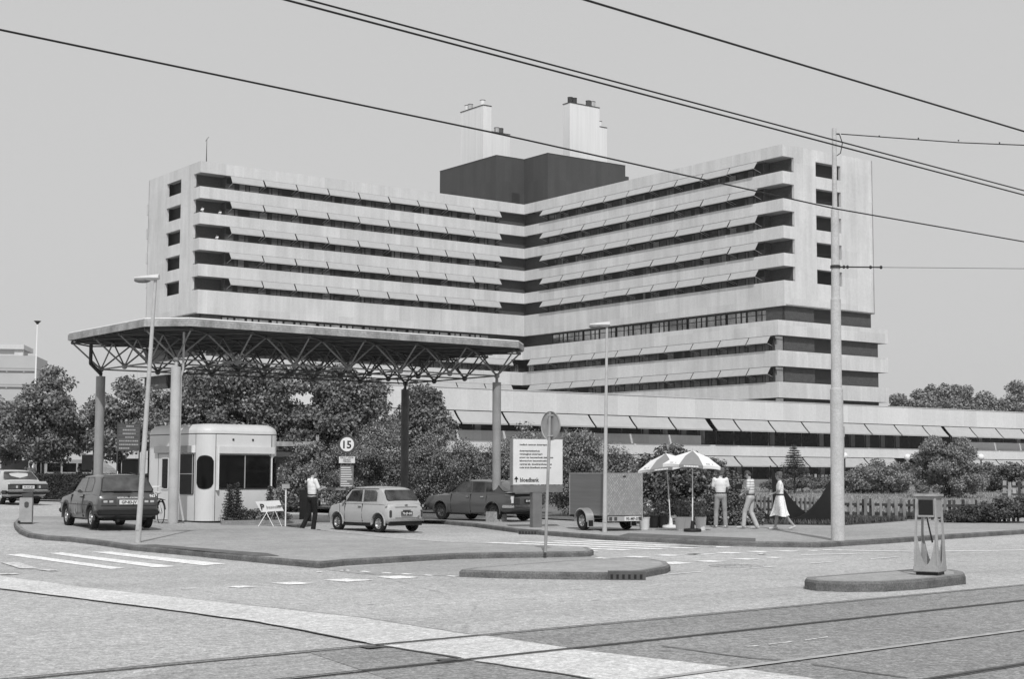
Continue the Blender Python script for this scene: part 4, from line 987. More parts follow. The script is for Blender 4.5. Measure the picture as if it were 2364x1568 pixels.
    # door joints and handles
    for dx, z0, z1 in sp['joints']:
        for sg_ in (1, -1):
            j = MB(); k = 6; pts = []
            for i in range(k+1):
                z = lerp(z0, z1, i/k); hw = interp(lo, dx)[2]; zb, zt, _ = interp(lo, dx); q = (z-zb)/(zt-zb)
                y = hw-(.004 if .3 < q < .75 else .02 if q < .85 else .045); pts.append((y, z))
            for (ya, za), (yb, zb_) in zip(pts, pts[1:]): j.box((dx-.006, sg_*(min(ya, yb)-.03), za), (dx+.006, sg_*(max(ya, yb)+.003), zb_))
            j.build('door_joint', M_black, t)
    for hx, hz_ in sp['handles']:
        for sg_ in (1, -1): h = MB(); hw = interp(lo, hx)[2]; h.box((hx-.07, sg_*(hw-.03), hz_), (hx+.06, sg_*(hw+.018), hz_+.03)); h.build('door_handle', sp.get('handm', M_chrome), t)
    return t, body
def plate(t, s, x, z, w, h, dark, size, nose=-1):
    p = MB(); p.box((x-.006, -w/2, z-h/2), (x+.006, w/2, z+h/2)); o = p.build('number_plate', M_black if dark else M_signw, t)
    text(s, size, 'lettering', M_signw if dark else M_black, o, (x-.009, 0, z-size*.36), (0, -1, 0), (0, 0, 1), align='CENTER', bold=.0025, extrude=.001); return o
def part(t, nm, m, *boxes, bevel=0):
    p = MB()
    for a, b in boxes: p.box(a, b)
    return p.build(nm, m, t, bevel=bevel)
paint_g = mat('dark_car_paint', .062, .3, .06, 2, .5, coat=.7); paint_m = mat('pale_car_paint', .40, .32, .05, 2, .5, coat=.6, fine=.02); paint_o = mat('mid_grey_car_paint', .075, .3, .06, 2, .5, coat=.7); paint_w = mat('light_car_paint', .46, .28, .05, 2, .5, coat=.7)
M_tail = mat('tail_lamp', .05, .2, .2, 20, .6, coat=.5); M_taill = mat('reversing_lamp', .42, .25, .1, 20, .6)
def centre(Prl, psi, wb, tr):   # rear left contact point to the wheelbase middle
    f = Vector((-math.sin(psi), math.cos(psi), 0)); l = Vector((-math.cos(psi), -math.sin(psi), 0)); return Prl + f*wb/2 - l*tr/2
# dark hatchback
psi = R(31); c0_ = centre(G(336, 1907, .12), psi, 2.4, 1.4); c0_.z = gz(c0_.x, c0_.y)+.125
sp = dict(paint=paint_g, wb=2.4, tr=1.40, r=.295, hub=M_alu, tw=.175, arch=1.2, lip=.05, lipm=M_dgrey, crown=.025,
    lo=[(-1.88, .46, .80, .70), (-1.80, .36, .88, .79), (-1.70, .30, .89, .805), (-1.2, .24, .92, .81), (0, .22, .91, .81), (.8, .22, .90, .81), (1.2, .24, .88, .81), (1.75, .28, .82, .80), (1.86, .34, .76, .76), (1.93, .42, .66, .70)],
    up=[(-1.80, .90, .74, .70), (-1.66, 1.10, .745, .66), (-1.44, 1.34, .75, .60), (-1.30, 1.385, .75, .585), (-.6, 1.41, .75, .58), (.1, 1.39, .74, .575), (.32, 1.34, .735, .58), (.72, 1.06, .73, .64), (.98, .90, .72, .68)],
    side=[[(-.42, .96), (.72, .96), (.34, 1.30), (-.28, 1.33)], [(-1.08, .98), (-.50, .96), (-.37, 1.33), (-.84, 1.32), (-1.0, 1.22)]],
    ws=(.93, .93, .36, 1.35, .66, .55), rw=(-1.78, .97, -1.46, 1.33, .66, .555), joints=[(-.47, .30, .88), (.68, .32, .88)], handles=[(-.34, .80)], handm=M_black, trim=M_dgrey)
golf, gb = car('hatchback_car', 'small dark hatchback parked on the pavement, plate GP-83-JV', 'car', c0_, psi, sp)
part(golf, 'bumper', M_black, ((-1.99, -.78, .36), (-1.86, .78, .50)), ((-1.92, .72, .36), (-1.35, .815, .50)), ((-1.92, -.815, .36), (-1.35, -.72, .50)), bevel=.03)
part(golf, 'bumper', M_black, ((1.88, -.78, .36), (2.02, .78, .50)), bevel=.03)
for s_ in (1, -1):
    part(golf, 'tail_light', M_tail, ((-1.905, s_*.70, .62), (-1.84, s_*.33, .775))); part(golf, 'reversing_light', M_taill, ((-1.912, s_*.66, .69), (-1.85, s_*.56, .745)), ((-1.912, s_*.51, .69), (-1.85, s_*.41, .745)))
plate(golf, 'GP-83-JV', -1.915, .70, .50, .115, False, .105)
part(golf, 'moulding', M_black, ((-1.86, .812, .615), (1.8, .818, .63))); part(golf, 'moulding', M_black, ((-1.86, -.818, .615), (1.8, -.812, .63)))
part(golf, 'tailgate_joint', M_black, ((-1.885, -.72, .60), (-1.86, .72, .608)), ((-1.9, -.02, .83), (-1.84, .02, .86)))
text('963', .10, 'lettering', M_white, gb, (-1.868, -.55, .825), (0, -1, 0), (.25, 0, 1), bold=.002); text('NEDERLANDSE RODE KRUIS', .055, 'lettering', M_signw, gb, (-1.885, .30, .795), (0, -1, 0), (.2, 0, 1), bold=.001)
em = MB(); 
for a, b in (((.05, .42), (.05, .66)), ((.05, .42), (.16, .34)), ((.16, .34), (.27, .42)), ((.27, .42), (.27, .66)), ((.05, .66), (.27, .66)), ((.16, .50), (.16, .62)), ((.10, .56), (.22, .56))): em.tube((a[0], .815, a[1]), (b[0], .815, b[1]), .006, .006, 5)
em.build('door_emblem', M_boll, golf)
part(golf, 'exhaust', M_black, ((-1.98, .25, .20), (-1.6, .31, .26))); mb = MB(); mb.tube((.2, -.3, 1.41), (.2, -.3, 1.5), .012); mb.build('aerial', M_white, golf)
part(golf, 'mirror', M_black, ((.62, .76, .97), (.72, .92, 1.07)), bevel=.015); part(golf, 'wiper', M_black, ((-1.84, -.1, .975), (-1.80, .38, .99)))
# pale mini
psi = R(43); c0_ = centre(G(1367, 1917, 0), psi, 2.04, 1.22); c0_.z = gz(c0_.x, c0_.y)+.004
sp = dict(paint=paint_m, wb=2.04, tr=1.22, r=.255, hub=M_chrome, tw=.155, arch=1.22, lip=.022, crown=.03,
    lo=[(-1.50, .36, .66, .58), (-1.46, .27, .78, .66), (-1.34, .24, .84, .70), (-1.0, .23, .86, .705), (0, .22, .86, .705), (.55, .22, .86, .705), (1.02, .24, .84, .70), (1.38, .26, .78, .69), (1.5, .33, .70, .64), (1.54, .42, .60, .56)],
    up=[(-1.36, .88, .66, .62), (-1.20, 1.12, .665, .585), (-1.02, 1.28, .67, .56), (-.86, 1.325, .67, .55), (-.2, 1.35, .67, .545), (.30, 1.33, .665, .54), (.46, 1.28, .66, .55), (.68, 1.06, .65, .59), (.84, .88, .64, .61)],
    side=[[(-.20, .90), (.60, .90), (.40, 1.22), (-.14, 1.25)], [(-.92, .92), (-.28, .90), (-.22, 1.25), (-.78, 1.23), (-.88, 1.16)]],
    ws=(.80, .91, .48, 1.27, .58, .52), rw=(-1.325, .94, -1.10, 1.24, .57, .51), joints=[(-.24, .30, .84), (.62, .36, .84)], handles=[(-.12, .74)], trim=M_alu)
mini, mb_ = car('mini_car', 'tiny pale two-door car stopped beside the man in a white shirt, plate 79-JP-04', 'car', c0_, psi, sp)
mini.scale = (.96,)*3
part(mini, 'bumper', M_chrome, ((-1.575, -.66, .33), (-1.52, .66, .40)), bevel=.02); part(mini, 'sill', M_black, ((-1.50, -.60, .20), (-1.40, .60, .33)), ((-.76, .60, .17), (.76, .695, .235)), ((-.76, -.695, .17), (.76, -.60, .235)))
for s_ in (1, -1): part(mini, 'tail_light', M_tail, ((-1.515, s_*.625, .44), (-1.455, s_*.535, .66)), bevel=.02)
plate(mini, '79-JP-04', -1.53, .56, .42, .12, True, .105); part(mini, 'plate_lamp', M_dgrey, ((-1.56, -.13, .635), (-1.50, .13, .665)))
part(mini, 'boot_joint', M_dgrey, ((-1.515, -.42, .43), (-1.50, .42, .436)), ((-1.50, -.42, .75), (-1.478, .42, .754))); part(mini, 'boot_handle', M_chrome, ((-1.50, -.05, .80), (-1.455, .05, .83)))
part(mini, 'rain_gutter', M_dgrey, ((-.9, .555, 1.282), (.42, .575, 1.294)), ((-.9, -.575, 1.282), (.42, -.555, 1.294))); mb = MB(); mb.tube((-1.42, -.45, .46), (-1.53, -.45, .46), .04, .04, 10); mb.tube((-1.33, .60, .80), (-1.40, .70, .80), .035, .035, 10); mb.build('fuel_cap', M_chrome, mini)
part(mini, 'mirror', M_black, ((.58, .66, .93), (.66, .80, 1.02)), bevel=.012); part(mini, 'seat', M_signw, ((-1.0, .12, .86), (-.82, .5, 1.02)), ((-.1, .1, .86), (0, .5, 1.05)))
part(mini, 'front_seam', M_dgrey, ((.86, .703, .34), (.872, .709, .82))); st_ = [(-1.30, z) for z in (1.0, 1.05, 1.1, 1.15, 1.2)]
hm = MB()
for z in (.99, 1.03, 1.07, 1.11, 1.15, 1.19): x = lerp(-1.325, -1.10, (z-.94)/.30)-.014; hm.box((x-.002, -.40, z), (x+.002, .42, z+.006))
hm.build('heater_lines', M_grey, mini)
# mid-grey saloon with its boot ajar
psi = R(46); wb_ = 2.52
f_ = Vector((-math.sin(psi), math.cos(psi), 0)); fl = G(1584, 1879, .13); c0_ = fl - f_*wb_/2 - Vector((-math.cos(psi), -math.sin(psi), 0))*.69; c0_ = c0_*1.055; c0_.z = .135
sp = dict(paint=paint_o, wb=wb_, tr=1.38, r=.30, hub=M_dgrey, tw=.17, arch=1.16, lip=.016, crown=.02,
    lo=[(-2.16, .50, .80, .74), (-2.12, .40, .88, .81), (-1.9, .32, .91, .83), (-1.26, .27, .93, .835), (-.9, .24, .93, .84), (0, .22, .92, .84), (.8, .22, .91, .84), (1.26, .26, .89, .83), (1.9, .33, .83, .81), (2.08, .40, .76, .78), (2.14, .50, .68, .72)],
    up=[(-1.74, .945, .74, .70), (-1.34, 1.20, .76, .62), (-1.08, 1.335, .765, .58), (-.6, 1.37, .765, .57), (0, 1.38, .76, .57), (.16, 1.35, .755, .57), (.55, 1.12, .75, .63), (.95, .91, .74, .70)],
    side=[[(-.18, .96), (.78, .95), (.28, 1.29), (-.06, 1.31)], [(-.82, .97), (-.26, .96), (-.14, 1.31), (-.72, 1.30)], [(-1.3, .99), (-.90, .98), (-.80, 1.28), (-1.08, 1.22)]],
    ws=(.88, .95, .22, 1.33, .68, .54), rw=(-1.66, .985, -1.13, 1.30, .68, .55), joints=[(-.22, .30, .90), (.72, .30, .90), (-.98, .6, .9)], handles=[(-.1, .80), (-.80, .80)], trim=M_dgrey)
opel, ob = car('saloon_car', 'mid-grey four-door saloon with boot lid ajar behind the canopy column', 'car', c0_, psi, sp)
part(opel, 'bumper', M_chrome, ((-2.26, -.82, .46), (-2.17, .82, .55)), ((-2.2, .80, .46), (-1.75, .87, .55)), ((-2.2, -.87, .46), (-1.75, -.80, .55)), bevel=.02); part(opel, 'bumper', M_chrome, ((2.12, -.8, .42), (2.22, .8, .52)), bevel=.02)
for s_ in (1, -1): part(opel, 'tail_light', M_tail, ((-2.19, s_*.74, .60), (-2.12, s_*.46, .78)))
part(opel, 'boot_interior', M_black, ((-2.155, -.66, .80), (-1.80, .66, .955)))
lid = MB(); lid.loft([[(-1.72, y, z) for y, z in ((-.70, .93), (-.6, .97), (0, .99), (.6, .97), (.70, .93), (0, .90))], [(-2.16, y, z+.07) for y, z in ((-.70, .90), (-.6, .95), (0, .965), (.6, .95), (.70, .90), (0, .87))], [(-2.20, y, z+.06) for y, z in ((-.68, .86), (-.6, .87), (0, .87), (.6, .87), (.68, .86), (0, .86))]], True, True); lid.build('boot_lid', paint_o, opel)
plate(opel, '85-MF-57', -2.19, .69, .46, .11, True, .09); part(opel, 'hatch_light', M_white, ((-2.17, .735, .62), (-2.10, .80, .84)))
# light saloon at the left edge
psi = R(38); c0_ = centre(G(129, 1816, 0)+Vector((-math.cos(psi), -math.sin(psi), 0))*1.46, psi, 2.8, 1.45); c0_.z = gz(c0_.x, c0_.y)+.004
sp = dict(paint=paint_w, wb=2.8, tr=1.46, r=.315, hub=M_alu, tw=.185, arch=1.15, lip=.015, crown=.025,
    lo=[(-2.42, .52, .84, .80), (-2.38, .40, .93, .87), (-2.1, .32, .95, .885), (-1.4, .27, .96, .89), (0, .24, .95, .89), (.8, .24, .94, .89), (1.4, .27, .92, .885), (2.0, .33, .88, .87), (2.2, .40, .82, .84), (2.26, .52, .74, .78)],
    up=[(-1.62, .97, .80, .76), (-1.25, 1.27, .81, .67), (-1.05, 1.39, .81, .62), (-.6, 1.43, .81, .61), (.0, 1.44, .81, .61), (.25, 1.40, .80, .61), (.65, 1.15, .79, .68), (1.0, .94, .78, .74)],
    side=[[(-.12, 1.0), (.8, .98), (.36, 1.34), (-.04, 1.37)], [(-1.02, 1.0), (-.2, 1.0), (-.12, 1.37), (-.86, 1.36)]],
    ws=(.94, .98, .30, 1.39, .72, .58), rw=(-1.56, 1.01, -1.12, 1.35, .72, .585), joints=[(-.16, .30, .94), (-1.05, .6, .94)], handles=[(-.05, .84), (-.95, .84)], trim=M_chrome, trimr=M_chrome)
merc, mb2 = car('light_saloon_car', 'light grey large saloon with chrome-lined dark bumper at the left edge', 'car', c0_, psi, sp)
part(merc, 'bumper', M_black, ((-2.56, -.88, .42), (-2.42, .88, .58)), ((-2.45, .86, .42), (-1.85, .935, .58)), ((-2.45, -.935, .42), (-1.85, -.86, .58)), bevel=.03); part(merc, 'bumper_strip', M_chrome, ((-2.575, -.86, .535), (-2.55, .86, .565)))
for s_ in (1, -1): part(merc, 'tail_light', M_tail, ((-2.45, s_*.84, .65), (-2.38, s_*.36, .82))); part(merc, 'reversing_light', M_taill, ((-2.456, s_*.52, .68), (-2.40, s_*.44, .78)))
plate(merc, '77-NT-57', -2.47, .72, .50, .13, False, .10); part(merc, 'rear_panel', M_black, ((-2.43, -.84, .63), (-2.40, .84, .84))); part(merc, 'boot_lid', paint_w, ((-2.44, -.76, .85), (-2.40, .76, .96)), bevel=.01)

# ------------------------------------------------------------------ box trailer
psi = R(30); Lr = G(2100, 1908, .13); f_ = Vector((-math.sin(psi), math.cos(psi), 0)); l_ = Vector((-math.cos(psi), -math.sin(psi), 0))
tc_ = Lr - l_*.72 - f_*.28; tc_.z = gz(tc_.x, tc_.y)+.134
tl = thing('box_trailer', 'closed silver box trailer with rounded mudguard, plate 95-MF-07', 'trailer', tc_, R(90)+psi)
def tread_mat():
    m, nt, p = nodemat('studded_aluminium'); tc = N(nt, 'ShaderNodeTexCoord'); v = N(nt, 'ShaderNodeTexVoronoi'); v.inputs['Scale'].default_value = 15; v.inputs['Randomness'].default_value = .2
    mp = N(nt, 'ShaderNodeMapping'); mp.inputs['Rotation'].default_value = (R(45), 0, 0); mp.inputs['Scale'].default_value = (1, 1.2, 1); nt.links.new(tc.outputs['Object'], mp.inputs[0]); nt.links.new(mp.outputs[0], v.inputs['Vector']); nt.links.new(mapr(nt, v.outputs['Distance'], .2, .6, .62, .26), p.inputs['Base Color']); p.inputs['Metallic'].default_value = .35; p.inputs['Roughness'].default_value = .5
    b = N(nt, 'ShaderNodeBump'); b.inputs['Strength'].default_value = .5; b.inputs['Distance'].default_value = .01; b.invert = True; nt.links.new(v.outputs['Distance'], b.inputs['Height']); nt.links.new(b.outputs[0], p.inputs['Normal']); return m
M_tread = tread_mat(); M_tside = mat('trailer_side_aluminium', .17, .5, .10, 2.5, .4, metal=.3, vscale=(.3, .3, 6))
mb = MB(); mb.box((-.68, -.60, .42), (1.22, .60, 1.60)); mb.build('box', M_tside, tl); mb = MB(); mb.box((-.70, -.585, .435), (-.681, .585, 1.585)); dd_ = mb.build('rear_door', M_tread, tl)
mb = MB(); mb.box((-.715, -.04, 1.50), (-.70, .05, 1.535)); mb.build('door_catch', M_black, dd_)
mb = MB()
for y in (-.61, .585): mb.box((-.705, y, .41), (-.675, y+.025, 1.605)); mb.box((1.21, y, .41), (1.235, y+.025, 1.605)); mb.box((-.675, y, 1.59), (1.21, y+.025, 1.612))
mb.box((-.705, -.585, 1.588), (-.683, .585, 1.612)); mb.build('edge_trim', M_alu, tl)
mb = MB(); mb.box((-.66, -.5, .34), (1.2, .5, .40)); mb.box((1.2, -.04, .34), (2.1, .04, .42)); mb.tube((.28, -.7, .28), (.28, .7, .28), .035); mb.build('chassis', M_black, tl)
mb = MB(); mb.box((-.76, -.58, .27), (-.70, .58, .41)); lbm = mb.build('light_bar', M_alu, tl); p = MB(); p.box((-.768, -.50, .275), (-.76, .05, .405)); npb = p.build('number_plate', M_signw, lbm)
text('95-MF-07', .115, 'lettering', M_black, npb, (-.771, -.225, .298), (0, -1, 0), (0, 0, 1), align='CENTER', bold=.002, extrude=.001)
for y in (.30, .47, -.53): part(lbm, 'tail_light', M_tail, ((-.772, y, .29), (-.75, y+.09, .39)))
for s_ in (1, -1):
    wheel(tl, .28, s_*.72, .27, .16, s_, M_steel)
    g = MB(); secs = []
    for i in range(15):
        a = R(-5+190*i/14); x_ = .28+.34*math.cos(a); z_ = .29+.34*math.sin(a); secs.append([(x_, s_*.60, z_), (x_, s_*.84, z_-.005), (x_-.02*math.cos(a), s_*.85, z_-.02*math.sin(a)-.02), (x_-.02*math.cos(a), s_*.60, z_-.02*math.sin(a))])
    g.loft(secs, True, True); mg = g.build('mudguard', M_alu, tl); part(mg, 'mud_flap', M_alu, ((-.085, s_*.63, .10), (-.07, s_*.83, .30))); part(mg, 'flap_badge', M_black, ((-.09, s_*.655, .12), (-.085, s_*.805, .285)))
# ------------------------------------------------------------------ flower stall: parasols, buckets
def logo(mb, c, u, v, n_):   # a small bracket-shaped emblem
    def bar(x0, y0, x1, y1): x0, x1, y0, y1 = x0*1.5, x1*1.5, y0*1.5, y1*1.5; mb.slab3([c+u*x0+v*y0, c+u*x1+v*y0, c+u*x1+v*y1, c+u*x0+v*y1], n_*.004)
    bar(-.09, -.08, .0, -.06); bar(-.09, -.08, -.07, .09); bar(-.09, .07, 0, .09); bar(-.03, -.035, .08, -.01); bar(-.03, .01, .08, .035); bar(.06, -.08, .08, .09); bar(-.05, .05, .06, .065)
def parasol(lab, x, y, base_px, h, R_, lean, rot0, basem, drop=.36):
    p0 = G(x, y, .134); t = thing('parasol', lab, 'parasol', p0, 0, 'white and grey parasols of the flower stall'); ap = Vector((lean[0], lean[1], h))
    mb = MB(); mb.tube((0, 0, .05), ap, .017, .014, 8); mb.build('pole', M_white, t); mb = MB(); mb.lathe([(0, 0), (.24, 0), (.25, .03), (.24, .08), (.06, .10), (.04, .3), (0, .3)], 20); mb.build('foot', basem, t)
    tilt = Matrix.Rotation(R(lean[2]), 3, 'Y'); rim = []; mid = []
    for i in range(8):
        a = R(rot0+45*i); rim.append(ap+tilt @ Vector((R_*math.cos(a), R_*math.sin(a), -drop))); mid.append(ap+tilt @ Vector((R_*.55*math.cos(a), R_*.55*math.sin(a), -drop*.40)))
    for i in range(8):
        a, b = rim[i], rim[(i+1) % 8]; ma, mb2_ = mid[i], mid[(i+1) % 8]; g = MB(); g.smooth = True; cen = (a+b)/2; sag = (cen-Vector((ap.x, ap.y, cen.z)))*-.05; k = 6; dn = Vector((0, 0, -.085))
        row = lambda p, q, e: [p.lerp(q, j/k)+e*(4*(j/k)*(1-j/k)) for j in range(k+1)]
        apx = [ap]*(k+1); r1 = row(ma, mb2_, Vector((0, 0, -.012))); r2 = row(a, b, sag+Vector((0, 0, .02)))
        g.loft([[ap.lerp(q, .03) for q in r1], r1, r2, [q+dn-(q-ap).normalized()*.01 for q in r2]], False); c = g.build('canopy_panel', M_white if i % 2 else M_paras, t, fix=False)
        u = (b-a).normalized(); mid_ = (ap+a+b)/3+((a+b)/2-ap)*.10; n_ = (a-ap).cross(b-ap).normalized(); n_ = n_ if n_.z > 0 else -n_; v = n_.cross(u)
        l = MB()
        if i % 2: logo(l, mid_+n_*.006, u, v, n_); l.build('emblem', M_dgrey, c)
        else:
            q0 = (a+b)/2+sag*.9+dn*.55+Vector((0, 0, .02)); nn = Vector((q0.x-ap.x, q0.y-ap.y, 0)).normalized()
            for j in range(-4, 5): l.slab3([q0+nn*.012+u*(j*.045-.017)+Vector((0, 0, -.022)), q0+nn*.012+u*(j*.045+.017)+Vector((0, 0, -.022)), q0+nn*.012+u*(j*.045+.017)+Vector((0, 0, .022)), q0+nn*.012+u*(j*.045-.017)+Vector((0, 0, .022))], nn*.004)
            l.build('blurred_lettering', M_white, c)
    mb = MB()
    for i in range(8): mb.tube(ap+Vector((0, 0, -.5)), ap.lerp(rim[i], .55)-Vector((0, 0, .02)), .006, .006, 5); mb.tube(ap-Vector((0, 0, .01)), rim[i]-Vector((0, 0, .01)), .005, .005, 5)
    mb.tube(ap-Vector((0, 0, .03)), ap+Vector((0, 0, .07)), .016, .008, 8); mb.build('rib', M_alu, t); return t
M_paras = mat('parasol_grey_cloth', .26, .85, .05, 4, .1, transl=.15)
parasol('left white and grey parasol leaning left, on a pale foot', 2412, 1900, 0, 2.20, .90, (-.12, .1, -7), -42, M_white, .42)
parasol('right white and grey parasol, upright, on a dark foot', 2490, 1913, 0, 2.24, .86, (.02, 0, 3), -31, M_black, .42)
M_bucket = mat('white_plastic_bucket', .60, .4, .05, 5, .4)
def flowers(mb, c, n, spread, h, seed, size=.05):
    r = random.Random(seed)
    for _ in range(n):
        a = r.uniform(0, 6.28); q = spread*math.sqrt(r.random()); p = Vector((c[0]+q*math.cos(a), c[1]+q*math.sin(a), c[2]+h*r.uniform(.3, 1))); mb.cur = 0
        mb.tube((c[0]+q*.3*math.cos(a), c[1]+q*.3*math.sin(a), c[2]), p, .004, .003, 4, False)
        for _k in range(3):
            d = Vector((r.uniform(-1, 1), r.uniform(-1, 1), r.uniform(-.3, 1))).normalized()*size; e = d.cross(Vector((r.uniform(-1, 1), r.uniform(-1, 1), 1))).normalized()*size*.5
            mb.cur = 1 if r.random() < .6 else 0; mb.add([p-e, p+d*.5-e*.2, p+d, p+e], [(0, 1, 2, 3)])
def bucket(lab, x, y, dark, seed, fl=None, h=.36, r=.155):
    t = thing('flower_bucket', lab, 'bucket', G(x, y, .134), 0, 'buckets of the flower stall'); mb = MB(); mb.smooth = True; m = M_black if dark else M_bucket
    mb.lathe([(0, 0), (r*.82, 0), (r, h-.03), (r*1.07, h-.025), (r*1.07, h), (r*.97, h), (r*.8, .03)], 20); mb.build('bucket', m, t)
    if fl: f = MB(); flowers(f, (0, 0, h-.08), fl[0], fl[1], fl[2]*.75, seed, fl[3]); f.build('flowers', [M_leafd, fl[4]], t, fix=False)
M_petal = mat('pale_petals', .55, .7, .2, 20, .2, island=.3); M_petald = mat('dusky_petals', .16, .7, .2, 20, .2, island=.4)
bucket('white bucket with pale bouquet beside the trailer wheel', 2317, 1906, False, 1, (46, .26, .78, .09, M_petal))
bucket('black bucket next to the white bucket with the bouquet', 2352, 1899, True, 2, (40, .2, .65, .08, M_leafd))
bucket('black bucket behind the left parasol foot', 2384, 1899, True, 3, (40, .2, .6, .08, M_leafd))
bucket('white bucket left of the right parasol pole with feathery greenery', 2448, 1908, False, 4, (60, .24, .75, .07, M_petald), r=.165, h=.38)
bucket('white bucket directly behind the right parasol pole', 2470, 1908, False, 5, (50, .2, .7, .07, M_leafs), r=.165, h=.38)
bucket('white bucket with small pale flowers right of the right parasol pole', 2520, 1908, False, 6, (40, .25, .55, .07, M_petald), r=.16, h=.38)
cr = thing('crate', 'pale slatted crate between the two parasol feet', 'crate', G(2425, 1890, .134), R(5)); mb = MB()
for z in (.02, .12, .22): mb.box((-.16, -.12, z), (.16, -.11, z+.07)); mb.box((-.16, .11, z), (.16, .12, z+.07)); mb.box((-.16, -.11, z), (-.15, .11, z+.07)); mb.box((.15, -.11, z), (.16, .11, z+.07))
mb.build('slats', M_steel, cr); mb = MB(); [mb.box((a*.15-.01, b*.11-.01, 0), (a*.15+.01, b*.11+.01, .30)) for a in (-1, 1) for b in (-1, 1)]; mb.build('corner_posts', M_steel, cr)
# ------------------------------------------------------------------ bicycle leaning on the column
bk = thing('bicycle', 'dark bicycle leaning against the pale column beside the gatehouse', 'bicycle', (-10.35, 43.95, gz(-10.3, 43.9)+.125), R(118)); bk.rotation_euler = (R(0), R(-5), R(122))
def bw_(x, nm='wheel'):
    t_ = MB(); t_.smooth = True; n = 30; rr = .34
    t_.lathe([(rr-.02, -.014), (rr, 0), (rr-.02, .014), (rr-.035, 0), (rr-.02, -.014)], n, (x, 0, rr), 'y'); w = t_.build(nm, M_rubber, bk); s = MB()
    for i in range(18): a = 2*math.pi*i/18; s.tube((x, .01*(-1)**i, rr), (x+(rr-.03)*math.cos(a), 0, rr+(rr-.03)*math.sin(a)), .0016, .0016, 3, False)
    s.tube((x, -.04, rr), (x, .04, rr), .02, .02, 8); s.build('spokes', M_alu, w)
    f = MB(); 
    for i in range(10): a = R(20+14*i); b = R(20+14*(i+1)); f.slab3([(x+.37*math.cos(a), -.025, .34+.37*math.sin(a)), (x+.37*math.cos(b), -.025, .34+.37*math.sin(b)), (x+.37*math.cos(b), .025, .34+.37*math.sin(b)), (x+.37*math.cos(a), .025, .34+.37*math.sin(a))], (0, 0, .005))
    f.build('mudguard', M_black, w)
bw_(.54); bw_(-.54)
mb = MB()
for a, b, r in (((.54, 0, .34), (.42, 0, .78), .014), ((.42, 0, .78), (.38, 0, .92), .014), ((.42, 0, .76), (-.02, 0, .28), .016), ((.41, 0, .84), (-.16, 0, .74), .013), ((-.02, 0, .28), (-.2, 0, .84), .014), ((-.54, .04, .34), (-.02, .03, .28), .01), ((-.54, .04, .34), (-.16, .02, .72), .009), ((-.54, -.04, .34), (-.16, -.02, .72), .009), ((-.54, -.04, .34), (-.02, -.03, .28), .01)): mb.tube(a, b, r, r, 7)
mb.build('frame', M_black, bk); mb = MB(); mb.tube((.38, 0, .92), (.38, 0, 1.0), .012); mb.path([(.2, -.28, .98), (.32, -.22, 1.01), (.38, 0, 1.0), (.32, .22, 1.01), (.2, .28, .98)], .011); mb.build('handlebar', M_chrome, bk)
mb = MB(); mb.ball((-.22, 0, .89), .13, 10, 6, (1, .65, .3)); mb.build('saddle', M_shoel, bk); mb = MB(); mb.tube((-.02, -.05, .28), (-.02, .05, .28), .07, .07, 12); mb.tube((-.02, .06, .28), (.1, .06, .15), .01); mb.box((.05, .06, .13), (.15, .14, .15)); mb.build('crank', M_alu, bk)
mb = MB(); mb.box((-.72, -.06, .72), (-.3, .06, .73)); mb.ball((.47, 0, .88), .05, 8, 6); mb.build('carrier', M_black, bk)
# ------------------------------------------------------------------ steel sculpture, fences, globe lamps
def sculp(pts, Y, th, nm, lab, par, yaw):
    c = MB(); P3 = [D(2500+x/3.647, 1550+y/3.647, Y) for x, y in pts]; g = P3[0]; ce = sum(P3, Vector())/len(P3); L = []
    rot = Matrix.Rotation(yaw, 3, 'Z'); 
    for p in P3: L.append(ce+rot @ (p-ce))
    for p in L: p.z = max(p.z, gz(p.x, p.y)-.05) if p.z > .25 else gz(p.x, p.y)-.05
    c.slab3(L, rot @ Vector((0, th, 0))); o = c.build(nm, M_steels, par); return o
sc = thing('steel_sculpture', 'dark curved steel sculpture of two crescent plates on the verge behind the walkers', 'sculpture', (7.6, 48.5, .0))
sc_pts1 = [(985,455),(1020,500),(1050,570),(1080,670),(1130,740),(1190,802),(1235,860),(1290,925),(1370,1010),(1455,1080),(1520,1110),(1600,1140),(1600,1262),(840,1262),(838,1120),(825,1040),(810,960),(860,1030),(940,1095),(1010,1110),(1022,900),(1020,740),(1010,620),(1000,540)]
sc_pts2 = [(1850,380),(1835,470),(1800,590),(1755,690),(1700,785),(1655,860),(1600,928),(1530,1010),(1450,1085),(1380,1122),(1300,1150),(1240,1170),(1220,1262),(1880,1262),(1880,380)]
for pts, Y, q in ((sc_pts1, 48.9, R(0)), (sc_pts2, 48.3, R(0))):
    o = sculp(pts, Y, .12, 'curved_plate', '', None, q); o.parent = sc; o.matrix_parent_inverse = Matrix.Translation(-Vector(sc.location))
